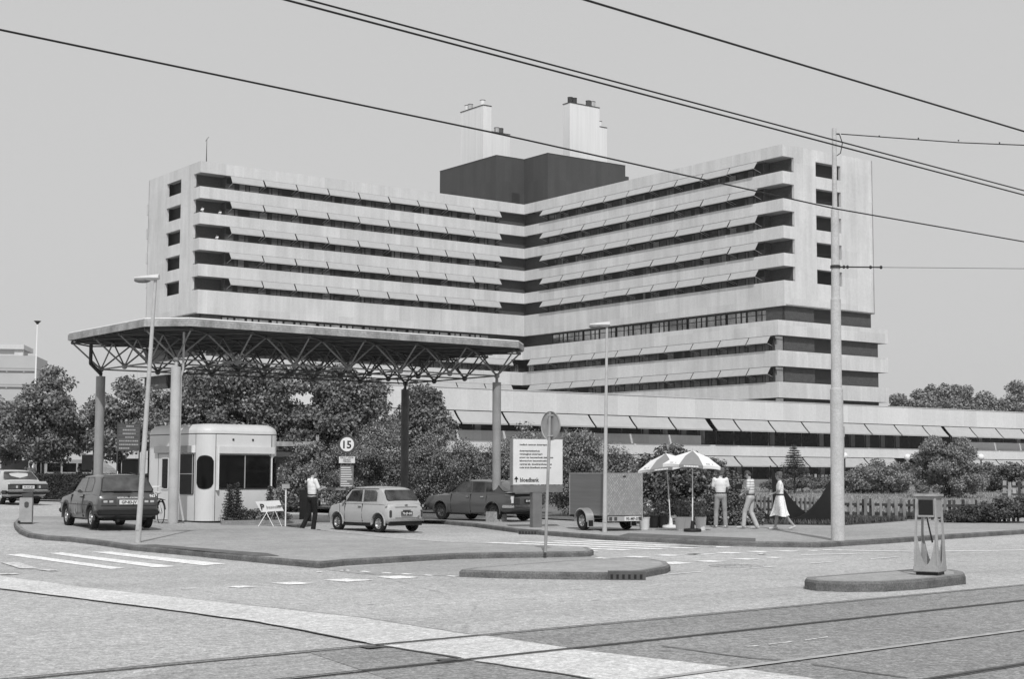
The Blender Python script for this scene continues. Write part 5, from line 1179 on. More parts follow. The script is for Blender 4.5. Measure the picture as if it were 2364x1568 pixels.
def picket(lab, pts, off, h, seed, pitch=.135, broken=.12, hole=True, base=True):
    r = random.Random(seed); t = thing('picket_fence', lab, 'fence', (pts[0][0], pts[0][1], gz(*pts[0])+off), 0, 'weathered timber fences'); O = Vector(t.location)
    pk = MB(); rl = MB(); cm = MB()
    for a, b in zip(pts, pts[1:]):
        a = Vector(a); b = Vector(b); L = (b-a).length; d = (b-a).normalized(); nq = Vector((-d.y, d.x)); k = int(L/pitch); yaw = math.atan2(d.y, d.x)
        for z in (.22, .66):
            for j in range(int(L/2)+1):
                p, q = a+d*min(L, 2*j), a+d*min(L, 2*j+2)
                if (q-p).length > .1: rl.slab3([Vector((p.x, p.y, gz(*p)+off+z*h))-O, Vector((q.x, q.y, gz(*q)+off+z*h))-O, Vector((q.x, q.y, gz(*q)+off+z*h+.09))-O, Vector((p.x, p.y, gz(*p)+off+z*h+.09))-O], (nq.x*.04, nq.y*.04, 0))
        if base:
            for j in range(int(L/3)+1):
                p, q = a+d*min(L, 3*j), a+d*min(L, 3*j+3)
                if (q-p).length > .1: cm.slab3([Vector((p.x, p.y, gz(*p)+off-.1))-O, Vector((q.x, q.y, gz(*q)+off-.1))-O, Vector((q.x, q.y, gz(*q)+off+.035))-O, Vector((p.x, p.y, gz(*p)+off+.035))-O], (nq.x*-.12, nq.y*-.12, 0))
        for j in range(k):
            if r.random() < broken*.4: continue
            p = a+d*(j+.5)*pitch; hh = h*r.uniform(.93, 1.04); w = pitch*r.uniform(.42, .62); z0 = gz(*p)+off+.03; ti = r.uniform(-.02, .02); pk.cur = 0 if r.random() < .75 else 1
            e = d*w/2*1.3; f_ = nq*-.022; base_off = (-.001 if j % 2 else .064); base_ = Vector((p.x+nq.x*base_off, p.y+nq.y*base_off, z0))-O
            q = [(base_-Vector((*e, 0))), (base_+Vector((*e, 0))), (base_+Vector((*(e+d*ti), hh-.03))), (base_-Vector((*(e-d*ti), -(hh-.03))))]
            pk.slab3(q, (f_.x, f_.y, 0))
    pk.build('pickets', [M_wood, M_woodd], t); rl.build('rails', M_woodd, t)
    if base: cm.build('kerbstone', M_boll, t)
    return t
picket('near weathered picket fence running from the walkers to the right edge', [tuple(G(x, y, .15).to_2d()) for x, y in ((2650,1846),(2727,1851),(3040,1867),(3280,1873),(3682,1880),(3900,1884))], .15, .73, 3, .15)
picket('far pale picket fence below the ground-floor windows', [(19.2, 112), (27, 111), (37, 113)], .0, .95, 8, .26, base=False)
picket('short picket fence at the right edge behind the overgrown grass', [(27.2, 84), (33, 82.5), (42, 83)], .05, 1.0, 5, .26, base=False)
for px_, py_, Y, lab in ((3293, 1642, 92, 'white globe lamp on a black post, the right one of the close pair'), (3263, 1645, 96, 'white globe lamp, the left one of the close pair'), (3037, 1640, 98, 'white globe lamp half hidden behind the tram pole'), (3527, 1645, 94, 'white globe lamp right of the tall pale shrub')):
    c_ = D(px_, py_, Y); t = thing('globe_lamp', lab, 'lamp', (c_.x, c_.y, gz(c_.x, c_.y)), 0, 'globe lamps in the hospital garden'); h = c_.z-t.location.z; mb = MB(); mb.smooth = True; mb.ball((0, 0, h), .21, 16, 10); mb.build('globe', M_white, t)
    mb = MB(); mb.tube((0, 0, 0), (0, 0, h-.2), .05, .045, 8); mb.build('post', M_dark, t)
# ------------------------------------------------------------------ vegetation
def leafmesh(name, pts, nrm, size, m, parent, rng, asp=.62, jitter=.35, blade=False):
    n = len(pts); sz = size*rng.uniform(.6, 1.35, n)[:, None]
    nr = nrm+rng.normal(0, 1.0, (n, 3)); nr /= np.linalg.norm(nr, axis=1)[:, None]+1e-9
    if blade: d = np.tile([0, 0, 1.], (n, 1))+rng.normal(0, .28, (n, 3))
    else: d = np.cross(nr, rng.normal(0, 1, (n, 3)))
    d /= np.linalg.norm(d, axis=1)[:, None]+1e-9
    e = np.cross(nr, d); e /= np.linalg.norm(e, axis=1)[:, None]+1e-9
    a = pts-(0 if blade else d*sz*.5); v = np.stack([a-e*sz*asp*.12, a+d*sz*.45-e*sz*asp*.5, a+d*sz, a+d*sz*.45+e*sz*asp*.5], 1)
    v[:, 1] += nr*sz*.12; v[:, 3] += nr*sz*.12
    me = bpy.data.meshes.new(name); me.vertices.add(4*n); me.vertices.foreach_set('co', v.reshape(-1).astype(np.float32)); me.loops.add(4*n); me.loops.foreach_set('vertex_index', np.arange(4*n, dtype=np.int32))
    me.polygons.add(n); me.polygons.foreach_set('loop_start', np.arange(0, 4*n, 4, dtype=np.int32)); me.polygons.foreach_set('loop_total', np.full(n, 4, dtype=np.int32)); me.update(calc_edges=True); me.materials.append(m)
    o = bpy.data.objects.new(name, me); col.objects.link(o)
    if parent: o.parent = parent
    return o
def cloud(ell, n, nclump, cr, rng, shell=.55):
    """leaf points gathered in clumps spread through a list of ellipsoids (centre, radii)"""
    vol = np.array([e[1][0]*e[1][1]*e[1][2] for e in ell])**.75; vol /= vol.sum(); C_ = []; K = []
    for (c, r), w in zip(ell, vol):
        k = max(3, int(nclump*w)); u = rng.normal(0, 1, (k, 3)); u /= np.linalg.norm(u, axis=1)[:, None]; q = (shell+(1-shell)*rng.random(k)**.7)[:, None]
        C_.append(np.array(c)+u*q*np.array(r)); K.append(u)
    C_ = np.concatenate(C_); K = np.concatenate(K); R_ = cr*rng.uniform(.4, 1.4, len(C_)); pick = rng.choice(len(C_), n, p=(R_**2)/(R_**2).sum())
    u = rng.normal(0, 1, (n, 3)); u /= np.linalg.norm(u, axis=1)[:, None]; rad = (rng.random(n)**.5)[:, None]*R_[pick][:, None]
    pts = C_[pick]+u*rad*np.array([1, 1, .72]); return pts, u*.8+K[pick]*.5+np.array([0, 0, .55]), C_
def tree(name, lab, cat, base, ell, trunk, leaves, size, m, seed, nclump=90, cr=.55, shell=.5, group=None, trunkm=None, limbs=9, stems=1):
    rng = np.random.default_rng(seed); t = thing(name, lab, cat, base, 0, group); p, nn, C_ = cloud(ell, leaves, nclump, cr, rng, shell); p[:, 2] = np.maximum(p[:, 2], .04)
    leafmesh('crown', p, nn, size, m, t, rng); mb = MB(); mb.smooth = True; r = random.Random(seed); th, tr_ = trunk; top = Vector((r.uniform(-.1, .1), r.uniform(-.1, .1), th))
    for s_ in range(stems):
        b0 = Vector((r.uniform(-.3, .3), r.uniform(-.3, .3), 0))*(stems > 1); mb.tube(b0, top, tr_*1.25, tr_*.8, 8)
    for i in range(limbs):
        c = Vector(C_[r.randrange(len(C_))]); mid = top.lerp(c, .45)+Vector((0, 0, .15)); mb.tube(top-Vector((0, 0, r.uniform(0, th*.25))), mid, tr_*.5, tr_*.28, 6); mb.tube(mid, c, tr_*.28, tr_*.06, 5)
        for k in range(2): mb.tube(mid, Vector(C_[r.randrange(len(C_))]).lerp(mid, .5), tr_*.16, tr_*.04, 4)
    mb.build('trunk', trunkm or M_bark, t); return t
def at(px, Y): p = D(px*1.5575, 1500, Y); return (p.x, Y, gz(p.x, Y))
def zpx(py, Y): return D(1841, py*1.5575, Y).z
def sx(dx, Y): return dx/3480*Y      # metres for dx screen pixels at depth Y
def screentree(name, lab, cat, px, Y, blobs, **kw):
    """blobs: (cx, cy, rx, ry) measured in the photograph, turned into a crown of real size at depth Y"""
    b = at(px, Y); ell = []
    for cx, cy, rx, ry in blobs: ell.append(((sx(cx-px, Y), rnd.uniform(-.3, .3)*sx(rx, Y), zpx(cy, Y)-b[2]), (sx(rx, Y), sx(rx, Y)*.85, sx(ry, Y))))
    return tree(name, lab, cat, b, ell, **kw)
GP = 'plane trees behind the gatehouse'
pk_ = dict(size=.155, m=M_leafp, cr=.60, group=GP)
screentree('plane_tree', 'broad plane tree left of the far left canopy column', 'tree', 93, 73.5, [(110, 950, 78, 70), (45, 985, 70, 55), (150, 1010, 62, 52), (70, 1030, 88, 32), (122, 885, 38, 34)], trunk=(2.2, .11), leaves=34800, seed=11, nclump=120, **pk_)
screentree('plane_tree', 'plane tree seen between the far left column and the white lamp', 'tree', 278, 73.5, [(285, 930, 52, 58), (240, 975, 48, 50), (320, 990, 55, 52), (270, 1025, 75, 28)], trunk=(2.1, .11), leaves=21750, seed=12, nclump=95, **pk_)
screentree('plane_tree', 'plane tree partly hidden behind the pale canopy column', 'tree', 400, 67, [(395, 950, 58, 45), (385, 1000, 74, 42), (430, 920, 40, 36)], trunk=(2.1, .11), leaves=13775, seed=13, nclump=60, **pk_)
screentree('plane_tree', 'tall plane tree directly above the gatehouse roof', 'tree', 530, 66, [(520, 905, 88, 52), (470, 960, 70, 55), (570, 965, 80, 58), (530, 868, 60, 32), (500, 1010, 95, 32), (610, 905, 58, 48), (620, 960, 50, 50)], trunk=(2.3, .12), leaves=37700, seed=14, nclump=130, **pk_)
screentree('plane_tree', 'wide plane tree right of the gatehouse under the canopy edge', 'tree', 735, 66, [(720, 930, 92, 62), (800, 920, 82, 55), (840, 925, 50, 40), (660, 985, 75, 55), (760, 990, 100, 50), (850, 950, 38, 34), (700, 880, 60, 34), (650, 900, 45, 45), (790, 880, 40, 24)], trunk=(2.2, .12), leaves=39150, seed=15, nclump=150, **pk_)
screentree('plane_tree', 'narrow plane tree rising right of the dark back column', 'tree', 975, 66, [(973, 925, 34, 34), (975, 950, 48, 40), (985, 990, 60, 50), (955, 1010, 50, 50), (905, 1000, 36, 40)], trunk=(2.2, .10), leaves=15225, seed=16, nclump=60, **pk_)
screentree('plane_tree', 'plane tree cut by the left edge of the picture', 'tree', -10, 75, [(-5, 990, 52, 60), (20, 1030, 50, 34)], trunk=(2.2, .10), leaves=10875, seed=17, nclump=45, **pk_)
GS = 'dense shrubs behind the barrier and the sign board'
def shrub(lab, px, Y, blobs, leaves, seed, m=None, size=.078, cr=.42, nclump=110, group=GS, name='shrub', cat='shrub', shell=.45): return screentree(name, lab, cat, px, Y, blobs, trunk=(.5, .04), leaves=int(leaves*1.5), size=size, m=m or M_leafs, seed=seed, nclump=nclump, cr=cr, group=group, shell=shell, limbs=14)
shrub('dense shrub just right of the gatehouse behind the card reader', 690, 62, [(690, 1105, 52, 42), (720, 1070, 40, 45), (670, 1140, 40, 30)], 11000, 21, M_leafs, .11)
shrub('dense shrub behind the speed limit sign', 800, 62, [(795, 1085, 62, 60), (830, 1040, 52, 50), (780, 1135, 65, 30)], 14000, 22)
shrub('tall loose shrub left of the dark back column', 880, 63, [(878, 1050, 46, 60), (880, 1000, 32, 40), (890, 1110, 55, 55)], 13000, 23)
shrub('tall shrub between the dark back column and the plane tree', 985, 63.5, [(985, 1065, 55, 60), (1010, 1020, 36, 36), (960, 1120, 60, 48), (1020, 1110, 40, 45)], 15000, 24)
shrub('shrub above the roof of the grey saloon', 1090, 62.5, [(1085, 1085, 52, 48), (1065, 1045, 26, 30), (1120, 1120, 50, 40)], 12000, 25)
shrub('shrub with thin upright shoots left of the sign board', 1150, 61.5, [(1150, 1070, 34, 44), (1165, 1110, 45, 50), (1185, 1040, 20, 24)], 9000, 26)
shrub('open twiggy shrub poking above the sign board', 1225, 60, [(1225, 1060, 48, 44), (1225, 1120, 55, 50), (1215, 1005, 16, 18)], 7500, 27, size=.10)
shrub('tall dense shrub right of the sign board', 1345, 56, [(1335, 1045, 42, 50), (1350, 1100, 60, 55), (1310, 1135, 50, 48), (1370, 1020, 20, 34)], 15000, 28)
shrub('dark shrub behind the silver trailer', 1430, 52, [(1430, 1090, 36, 40), (1425, 1140, 50, 44), (1412, 1045, 14, 26)], 9500, 29)
shrub('dark drooping shrub under the left parasol', 1500, 49.5, [(1495, 1100, 46, 42), (1520, 1150, 55, 48), (1470, 1160, 45, 40)], 14000, 30, M_leafd, .12)
shrub('dark drooping shrub with feathery top between the parasols', 1565, 49, [(1560, 1080, 50, 42), (1585, 1130, 58, 55), (1545, 1050, 30, 18), (1600, 1180, 50, 28)], 15000, 31, M_leafd, .12)
shrub('low shrub between the two men at the stall', 1690, 47.5, [(1680, 1160, 38, 34), (1665, 1130, 28, 32), (1700, 1190, 40, 22), (1650, 1185, 40, 26)], 11000, 32, M_leafd, .09)
GR = 'bushes on the lawn before the low wing'
shrub('rounded dark bush right of the tram pole', 2030, 90, [(2020, 1100, 75, 34), (1975, 1110, 40, 26), (2080, 1100, 40, 36)], 16000, 41, M_leafs, .12, .42, group=GR)
shrub('tall pale feathery bush before the low wing', 2185, 82, [(2170, 1060, 62, 44), (2200, 1100, 72, 46), (2150, 1030, 32, 22), (2130, 1100, 40, 36), (2215, 1035, 26, 24)], 26000, 42, M_leafl, .11, .38, group=GR, nclump=150)
shrub('dark bush at the right edge behind the short fence', 2320, 93, [(2285, 1100, 42, 28), (2340, 1098, 46, 30), (2400, 1100, 40, 34)], 13000, 43, M_leafd, .13, .42, group=GR)
shrub('low shrub on the lawn left of the far fence', 1640, 95, [(1640, 1085, 34, 26), (1610, 1100, 30, 20)], 5000, 44, M_leafd, .12, .35, group=GR)
shrub('low spreading juniper below the far fence', 1850, 92, [(1870, 1112, 55, 10), (1800, 1118, 50, 7), (1930, 1110, 40, 10)], 9000, 45, M_leafd, .10, .3, group=GR)
shrub('overgrown weeds spilling over the fence at the far right', 2290, 50.6, [(2280, 1180, 60, 12), (2340, 1170, 60, 18), (2230, 1192, 50, 8), (2400, 1165, 50, 20)], 16000, 46, M_grass, .09, .25, group='overgrown verge', name='weeds', cat='weeds')
def conifer(lab, px, Y, py_top, py_bot, w, n, seed, base=None, group=None):
    b = at(px, Y) if base is None else base; rng = np.random.default_rng(seed); H = (zpx(py_top, Y)-b[2]) if base is None else py_top; t = thing('conifer', lab, 'conifer', b, 0, group); W = sx(w, Y) if base is None else w; P_ = []; Nn = []
    h0 = py_bot if base is not None else max(.3, zpx(py_bot, Y)-b[2]); mb = MB(); mb.tube((0, 0, 0), (0, 0, H), .05, .01, 6); k = 0; z = h0
    while z < H*.97:
        q = (H-z)/(H-h0)
        for a in np.arange(0, 6.28, 6.28/(5+4*q))+rng.uniform(0, 6): 
            L = W*q**.8*rng.uniform(.75, 1.15); end = Vector((math.cos(a)*L, math.sin(a)*L, z-.12*L+.05)); mb.tube((0, 0, z), end, .012, .004, 4, False); m_ = int(n/60*(q+.25)); s_ = rng.random(m_)
            P_.append(np.array([0, 0, z])[None]*(1-s_[:, None])+np.array(end)[None]*s_[:, None]+rng.normal(0, .035+.05*W*q, (m_, 3))*np.array([1, 1, .35])); Nn.append(np.tile([0, 0, 1.], (m_, 1)))
        z += (H-h0)/14
    leafmesh('crown', np.concatenate(P_), np.concatenate(Nn), .10 if W > .5 else .06, M_conif, t, rng, .4); mb.build('trunk', M_bark, t); return t
conifer('young dark spruce on the lawn left of the tram pole', 1832, 88, 1024, 1098, 40, 5200, 51)
W_ = Matrix.Rotation(R(42), 3, 'Z'); bz0 = Vector((-9.04, 44.30, bz))
def bl(x, y): p = bz0+W_ @ Vector((x, y, 0)); return (p.x, p.y, gz(p.x, p.y)+.13)
conifer('small ragged thuja against the gatehouse corner', 0, 44, 1.15, .05, .26, 2600, 52, bl(.62, -.5), 'little conifers at the gatehouse')
conifer('second thuja with a bushy foot touching the first', 0, 44, 1.2, .05, .24, 2600, 53, bl(.80, -.62), 'little conifers at the gatehouse')
conifer('small dark conifer behind the tilted parking sign', 0, 44, 1.1, .05, .27, 2600, 54, bl(2.05, -.45), 'little conifers at the gatehouse')
tree('low_juniper', 'low spreading juniper in the planting strip of the gatehouse', 'shrub', bl(1.35, -.55), [((0, 0, .2), (.42, .25, .22)), ((-.35, .05, .15), (.3, .2, .16)), ((.35, 0, .16), (.35, .2, .2))], (.15, .02), 5200, .07, M_leafd, 61, 60, .14)
tree('low_juniper', 'dark low juniper behind the legs of the parking sign', 'shrub', bl(2.1, -.75), [((0, 0, .17), (.38, .22, .2))], (.12, .02), 2600, .06, M_leafd, 62, 40, .12)
mb = MB(); mb.box((.28, -1.08, .0), (2.75, -1.0, .11)); o = mb.build('planter_kerb', M_kerbt); o.location = (bz0.x, bz0.y, bz-.01); o.rotation_euler.z = R(38.5-12); tag(o, 'low pale kerb along the planting strip before the gatehouse', 'kerb')
# clipped hedge on the left
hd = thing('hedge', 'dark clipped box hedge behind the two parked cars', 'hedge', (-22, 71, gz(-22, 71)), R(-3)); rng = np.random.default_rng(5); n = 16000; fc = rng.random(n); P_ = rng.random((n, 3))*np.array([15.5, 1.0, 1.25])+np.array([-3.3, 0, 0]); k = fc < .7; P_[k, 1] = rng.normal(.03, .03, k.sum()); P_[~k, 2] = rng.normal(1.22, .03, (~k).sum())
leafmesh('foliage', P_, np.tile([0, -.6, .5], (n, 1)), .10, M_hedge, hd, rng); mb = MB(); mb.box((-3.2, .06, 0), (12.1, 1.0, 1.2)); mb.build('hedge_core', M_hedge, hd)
# far trees at the right, beyond the low wing
GF = 'far-off park trees beyond the low wing'
farlist = [(2075, 930, 26, 20, 'small far tree at the left end of the distant row'), (2125, 922, 30, 26, 'far tree with two rounded tops left in the distant row'), (2150, 915, 22, 26, 'narrow far tree just left of the tallest distant crown'), (2180, 912, 26, 32, 'tallest rounded far tree over the roof of the low wing'), (2205, 914, 18, 26, 'slim far tree right of the tallest distant crown'),
           (2232, 922, 24, 26, 'far tree with a pointed shoulder in the middle of the distant row'), (2270, 930, 28, 20, 'broad far tree right of the middle of the distant row'), (2312, 940, 24, 14, 'low far tree in the dip of the distant row'), (2350, 922, 26, 38, 'tall far tree at the right edge of the picture')]
for i, (px, py, rx, ry, lab) in enumerate(farlist):
    Y = 330; screentree('far_tree', lab, 'tree', px, Y, [(px, py, rx*.62, ry), (px+rx*.6, py+11, rx*.5, ry*.75), (px-rx*.65, py+14, rx*.5, ry*.7), (px+rx*.1, py-ry*.55, rx*.3, ry*.5), (px, py+45, rx*1.1, 40)], trunk=(8, .3), leaves=7500, size=.55, m=M_leaff, seed=70+i, nclump=46, cr=1.5, group=GF, limbs=6)
# left background: dark timber shelter, low cars hidden behind the hedge
sh = thing('bus_shelter', 'dark flat-roofed waiting shelter behind the hedge under the plane trees', 'shelter', (-20.5, 76, gz(-20, 76)), R(-2)); mb = MB(); mb.box((-6, 0, 2.5), (10.5, 2.2, 2.78)); mb.box((2.4, -.4, 2.2), (9.5, 2.2, 2.42)); mb.build('roof', M_dgrey, sh); mb = MB()
for x in (-5.8, -3.2, -.6, 2.2, 3.6, 6.1, 8.2, 10.2): mb.box((x, .1, 0), (x+.12, .22, 2.5)); 
mb.build('posts', M_dgrey, sh); mb = Sep('panel', [M_grey], sh); mb.box((-6, 2.1, .3), (-4.6, 2.2, 2.0)); mb.box((5.6, 2.1, .2), (6.4, 2.2, 2.2)); mb = Sep('timetable_panel', [M_boll, M_grey], sh); mb.box((-1.8, 2.12, 1.5), (-.9, 2.2, 2.3)); mb.box((6.9, 2.1, 1.1), (7.5, 2.2, 1.9)); mb.cur = 1; mb.box((.3, 2.1, .9), (1.2, 2.2, 2.1)); mb.box((8.6, 2.1, .9), (9.3, 2.2, 2.0)); mb.box((4.2, 2.1, 1.6), (4.9, 2.2, 2.2))
for x, y, w_, l_, lab in ((-24.5, 84, 1.9, 5.2, 'pale van parked behind the shelter'), (-13.5, 84, 1.8, 4.4, 'light car glimpsed under the plane trees')):
    v = thing('parked_van' if w_ > 1.85 else 'parked_car', lab, 'van' if w_ > 1.85 else 'car', (x, y, gz(x, y)), R(4)); hgt = 2.0 if w_ > 1.85 else 1.4
    mb = MB(); prof = [(-l_/2, .35), (-l_/2, .95), (-l_*.36, 1.0 if hgt < 1.6 else 1.3), (-l_*.24, hgt-.1), (-l_*.1, hgt), (l_*.3, hgt), (l_*.44, hgt*.75), (l_/2, .9), (l_/2, .35)]
    mb.loft([[(a, -w_/2, b) for a, b in prof], [(a, w_/2, b) for a, b in prof]], True, True); mb.build('body', M_steel, v, bevel=.06); mb = Sep('side_window', [M_glass], v); mb.box((-l_*.2, -w_/2-.01, hgt*.66), (-l_*.06, -w_/2+.02, hgt*.9)); mb.box((-l_*.04, -w_/2-.01, hgt*.66), (l_*.1, -w_/2+.02, hgt*.9)); mb.box((l_*.12, -w_/2-.01, hgt*.66), (l_*.26, -w_/2+.02, hgt*.9))
    for xx in (-l_*.3, l_*.3): mb = MB(); mb.tube((xx, -w_/2-.02, .32), (xx, -w_/2+.2, .32), .32, .32, 18); mb.build('wheel', M_rubber, v)
# timber pergola beam seen right of the gatehouse
pg = thing('pergola', 'timber post and beam frame in the greenery right of the gatehouse', 'pergola', (D(1090, 1500, 64).x, 64.5, gz(-8, 64)), R(0)); mb = MB(); mb.box((-1.7, -.06, 2.75), (.62, .02, 2.95)); mb.build('beam', M_wood, pg)
for x in (-1.5, .5): mb = MB(); mb.box((x, -.06, 0), (x+.13, .06, 3.25)); mb.build('post', M_wood, pg)
# grass
def blades(name, region, n, h, m, seed, off):
    rng = np.random.default_rng(seed); P_ = []; 
    poly = [Vector(p) for p in region]; x0, x1 = min(p.x for p in poly), max(p.x for p in poly); y0_, y1_ = min(p.y for p in poly), max(p.y for p in poly)
    def inside(x, y):
        c = False
        for i in range(len(poly)):
            a, b = poly[i-1], poly[i]
            if (a.y > y) != (b.y > y) and x < (b.x-a.x)*(y-a.y)/(b.y-a.y)+a.x: c = not c
        return c
    while len(P_) < n:
        x, y = rng.uniform(x0, x1), rng.uniform(y0_, y1_)
        if inside(x, y): P_.append((x, y, gz(x, y)+off))
    o = leafmesh(name, np.array(P_), np.tile([0, -1., .2], (n, 1)), h, m, None, rng, .22, blade=True); return struct(o, 'stuff')
l2 = [tuple(p) for p in lawn]
blades('grass', [l2[i] for i in (0, 1, 2, 3, 4, 5, 6, 7, 8)]+[(30, 62), (20, 59), (12, 59), (6, 52), (3.5, 48)], 26000, .16, M_grass, 1, .14)
blades('dry_grass', [(6, 61), (14, 59), (22, 59), (34, 61), (44, 76), (42, 100), (11, 100), (5, 78)], 36000, .13, M_grassd, 2, .15)
# ------------------------------------------------------------------ people
def blob(name, shapes, m, parent, voxel=.014, smooth=3):
    """one continuous surface grown over tapered limbs (tubes with round ends) and ellipsoids"""
    mb = MB()
    for s in shapes:
        if s[0] == 't':
            _, a, b, r0, r1 = s; a = Vector(a); b = Vector(b); mb.tube(a, b, r0, r1, 12); mb.ball(a, r0*1.0, 12, 8); mb.ball(b, r1*1.0, 12, 8)
        elif s[0] == 'e': mb.ball(s[1], 1, 14, 10, s[2], s[3] if len(s) > 3 else None)
        elif s[0] == 'l': mb.loft(s[1], True, True)
    o = mb.build(name, m, None); md = o.modifiers.new('r', 'REMESH'); md.mode = 'VOXEL'; md.voxel_size = voxel
    ms = o.modifiers.new('s', 'SMOOTH'); ms.factor = .5; ms.iterations = smooth
    bpy.context.view_layer.update(); me = bpy.data.meshes.new_from_object(o.evaluated_get(bpy.context.evaluated_depsgraph_get())); o.modifiers.clear(); o.data = me; me.name = name
    me.polygons.foreach_set('use_smooth', [True]*len(me.polygons)); o.parent = parent; return o
def hand(L, wrist, d, palm, s=1, curl=.5, side=1):
    """palm, four fingers of unequal length with a bend, and a thumb at the side"""
    d = Vector(d).normalized(); n = Vector(palm).normalized(); n = (n-d*n.dot(d)).normalized(); u = d.cross(n); w = Vector(wrist)
    L.append(('t', w, w+d*.03*s, .024*s, .026*s))
    for i, (o_, ln) in enumerate(((-.028, .060), (-.010, .072), (.009, .067), (.026, .052))):
        k = w+d*.085*s+u*o_*s*side; L.append(('t', w+d*.02*s+u*o_*.6*s*side, k, .014*s, .012*s)); m_ = k+(d*(1-curl*.5)+n*curl).normalized()*ln*.5*s; L.append(('t', k, m_, .0105*s, .0095*s)); L.append(('t', m_, m_+(d*(1-curl)+n*curl*1.6).normalized()*ln*.5*s, .0095*s, .008*s))
    t0 = w+d*.025*s-u*.03*s*side; t1 = t0+(d*.6-u*.6*side+n*.4).normalized()*.04*s; L += [('t', w+d*.015*s, t0, .017*s, .013*s), ('t', t0, t1, .013*s, .0115*s), ('t', t1, t1+(d+n*.5).normalized()*.03*s, .0105*s, .009*s)]
def person(lab, loc, rz, H=1.78, pose=None, top='shirt', topm=None, legs='trousers', legm=None, shoem=None, hairm=None, hair='short', group=None, voxel=.014, female=False, belt=True):
    """figure facing local +y; pose overrides joint positions given for a 1.8 m body"""
    t = thing('person', lab, 'person', loc, rz, group); s = H/1.8; J = dict(hip=(0, 0, .95), chest=(0, 0, 1.30), neck=(0, 0, 1.50), head=(0, .03, 1.665), look=(0, 1, 0),
        sL=(-.178, 0, 1.44), eL=(-.24, -.02, 1.16), wL=(-.24, .06, .92), sR=(.178, 0, 1.44), eR=(.24, -.02, 1.16), wR=(.24, .06, .92),
        hL=(-.09, 0, .93), kL=(-.10, .02, .50), aL=(-.10, -.03, .09), tL=(-.12, .13, .03), hR=(.09, 0, .93), kR=(.10, .02, .50), aR=(.10, -.03, .09), tR=(.12, .13, .03), pL=(0, .3, -1), pR=(0, .3, -1))
    if pose: J.update(pose)
    V = {k: Vector(v)*(s if k not in ('look', 'pL', 'pR') else 1) for k, v in J.items()}; B_ = []; hw = .88 if female else 1
    lk = V['look'].normalized(); hd = V['head']; yaw = Matrix.Rotation(math.atan2(-lk.x, lk.y), 3, 'Z') @ Matrix.Rotation(math.asin(max(-.9, min(.9, lk.z))), 3, 'X'); hp = lambda x, y, z: hd+yaw @ (Vector((x, y, z))*s)
    B_ += [('e', hd, (.074*s, .092*s, .108*s), yaw), ('e', hp(0, .03, -.05), (.055*s, .06*s, .065*s), yaw), ('t', hp(0, .09, .012), hp(0, .108, -.018), .010*s, .014*s), ('e', hp(0, .088, -.06), (.026*s, .012*s, .010*s), yaw), ('e', hp(0, .075, -.095), (.025*s, .02*s, .018*s), yaw), ('e', hp(.077, -.005, -.01), (.009*s, .02*s, .032*s), yaw), ('e', hp(-.077, -.005, -.01), (.009*s, .02*s, .032*s), yaw), ('t', V['neck']-Vector((0, 0, .03*s)), hp(0, -.015, -.07), .055*s*hw, .05*s*hw)]
    ch, hip = V['chest'], V['hip']; B_ += [('e', ch, (.165*s*hw, .105*s, .20*s)), ('e', ch.lerp(hip, .55), (.14*s*hw, .095*s, .17*s)), ('e', hip, (.16*s, .11*s, .13*s)), ('t', V['sL'].lerp(ch, .1)-Vector((0, 0, .02)), V['sR'].lerp(ch, .1)-Vector((0, 0, .02)), .048*s*hw, .048*s*hw)]
    for q in 'LR':
        S_, E_, W__ = V['s'+q], V['e'+q], V['w'+q]; B_ += [('t', S_, E_, .046*s*hw, .038*s*hw), ('t', E_, W__, .038*s*hw, .025*s*hw)]; hand(B_, W__, W__-E_, V['p'+q], s, .55, 1 if q == 'R' else -1)
        a, b, c, e = V['h'+q], V['k'+q], V['a'+q], V['t'+q]; B_ += [('t', a, b, .085*s, .055*s), ('t', b, b.lerp(c, .35), .052*s, .055*s), ('t', b.lerp(c, .35), c, .055*s, .035*s), ('t', c, e, .038*s, .028*s)]
    blob('body', B_, M_skin, t, voxel)
    for sg_ in (-1, 1): mb = MB(); mb.ball(hp(sg_*.031, .084, .012), .009*s, 8, 6); mb.build('eye', M_black, t)
    # hair
    hh = [('e', hp(0, -.012, .022), (.084*s, .098*s, .100*s), yaw), ('e', hp(0, -.045, -.02), (.080*s, .066*s, .085*s), yaw)]
    if hair == 'curly': hh += [('e', hp(.05*math.cos(a), -.03+.05*math.sin(a), z), (.05*s,)*3) for a in (0, 1.2, 2.4, 3.6, 4.8) for z in (.03, .075)]+[('e', hp(0, -.06, -.05), (.07*s, .05*s, .06*s))]
    if hair == 'long': hh += [('e', hp(0, -.055, -.08), (.075*s, .05*s, .11*s), yaw)]
    ho = blob('hair', hh, hairm or M_hair, t, .012)
    if top:
        g = .013*s; L = [('e', ch+Vector((0, 0, -.0)), ((.165*hw)*s+g, .105*s+g, .19*s)), ('e', ch.lerp(hip, .5), (.145*hw*s+g, .098*s+g, .2*s)), ('e', hip+Vector((0, 0, .06*s)), (.158*s+g*.5, .108*s+g*.4, .09*s)), ('t', V['sL'].lerp(ch, .1)-Vector((0, 0, .02)), V['sR'].lerp(ch, .1)-Vector((0, 0, .02)), .064*s*hw, .064*s*hw), ('t', V['neck']-Vector((0, 0, .07*s)), V['neck']-Vector((0, 0, .015*s)), .07*s, .058*s)]
        for q in 'LR': L.append(('t', V['s'+q], V['s'+q].lerp(V['e'+q], .72), .056*s*hw+g*.3, .050*s*hw+g*.6))
        L.append(('e', V['sL'].lerp(V['sR'], .5)-Vector((0, 0, .045*s)), (.180*s*hw, .098*s, .085*s)))
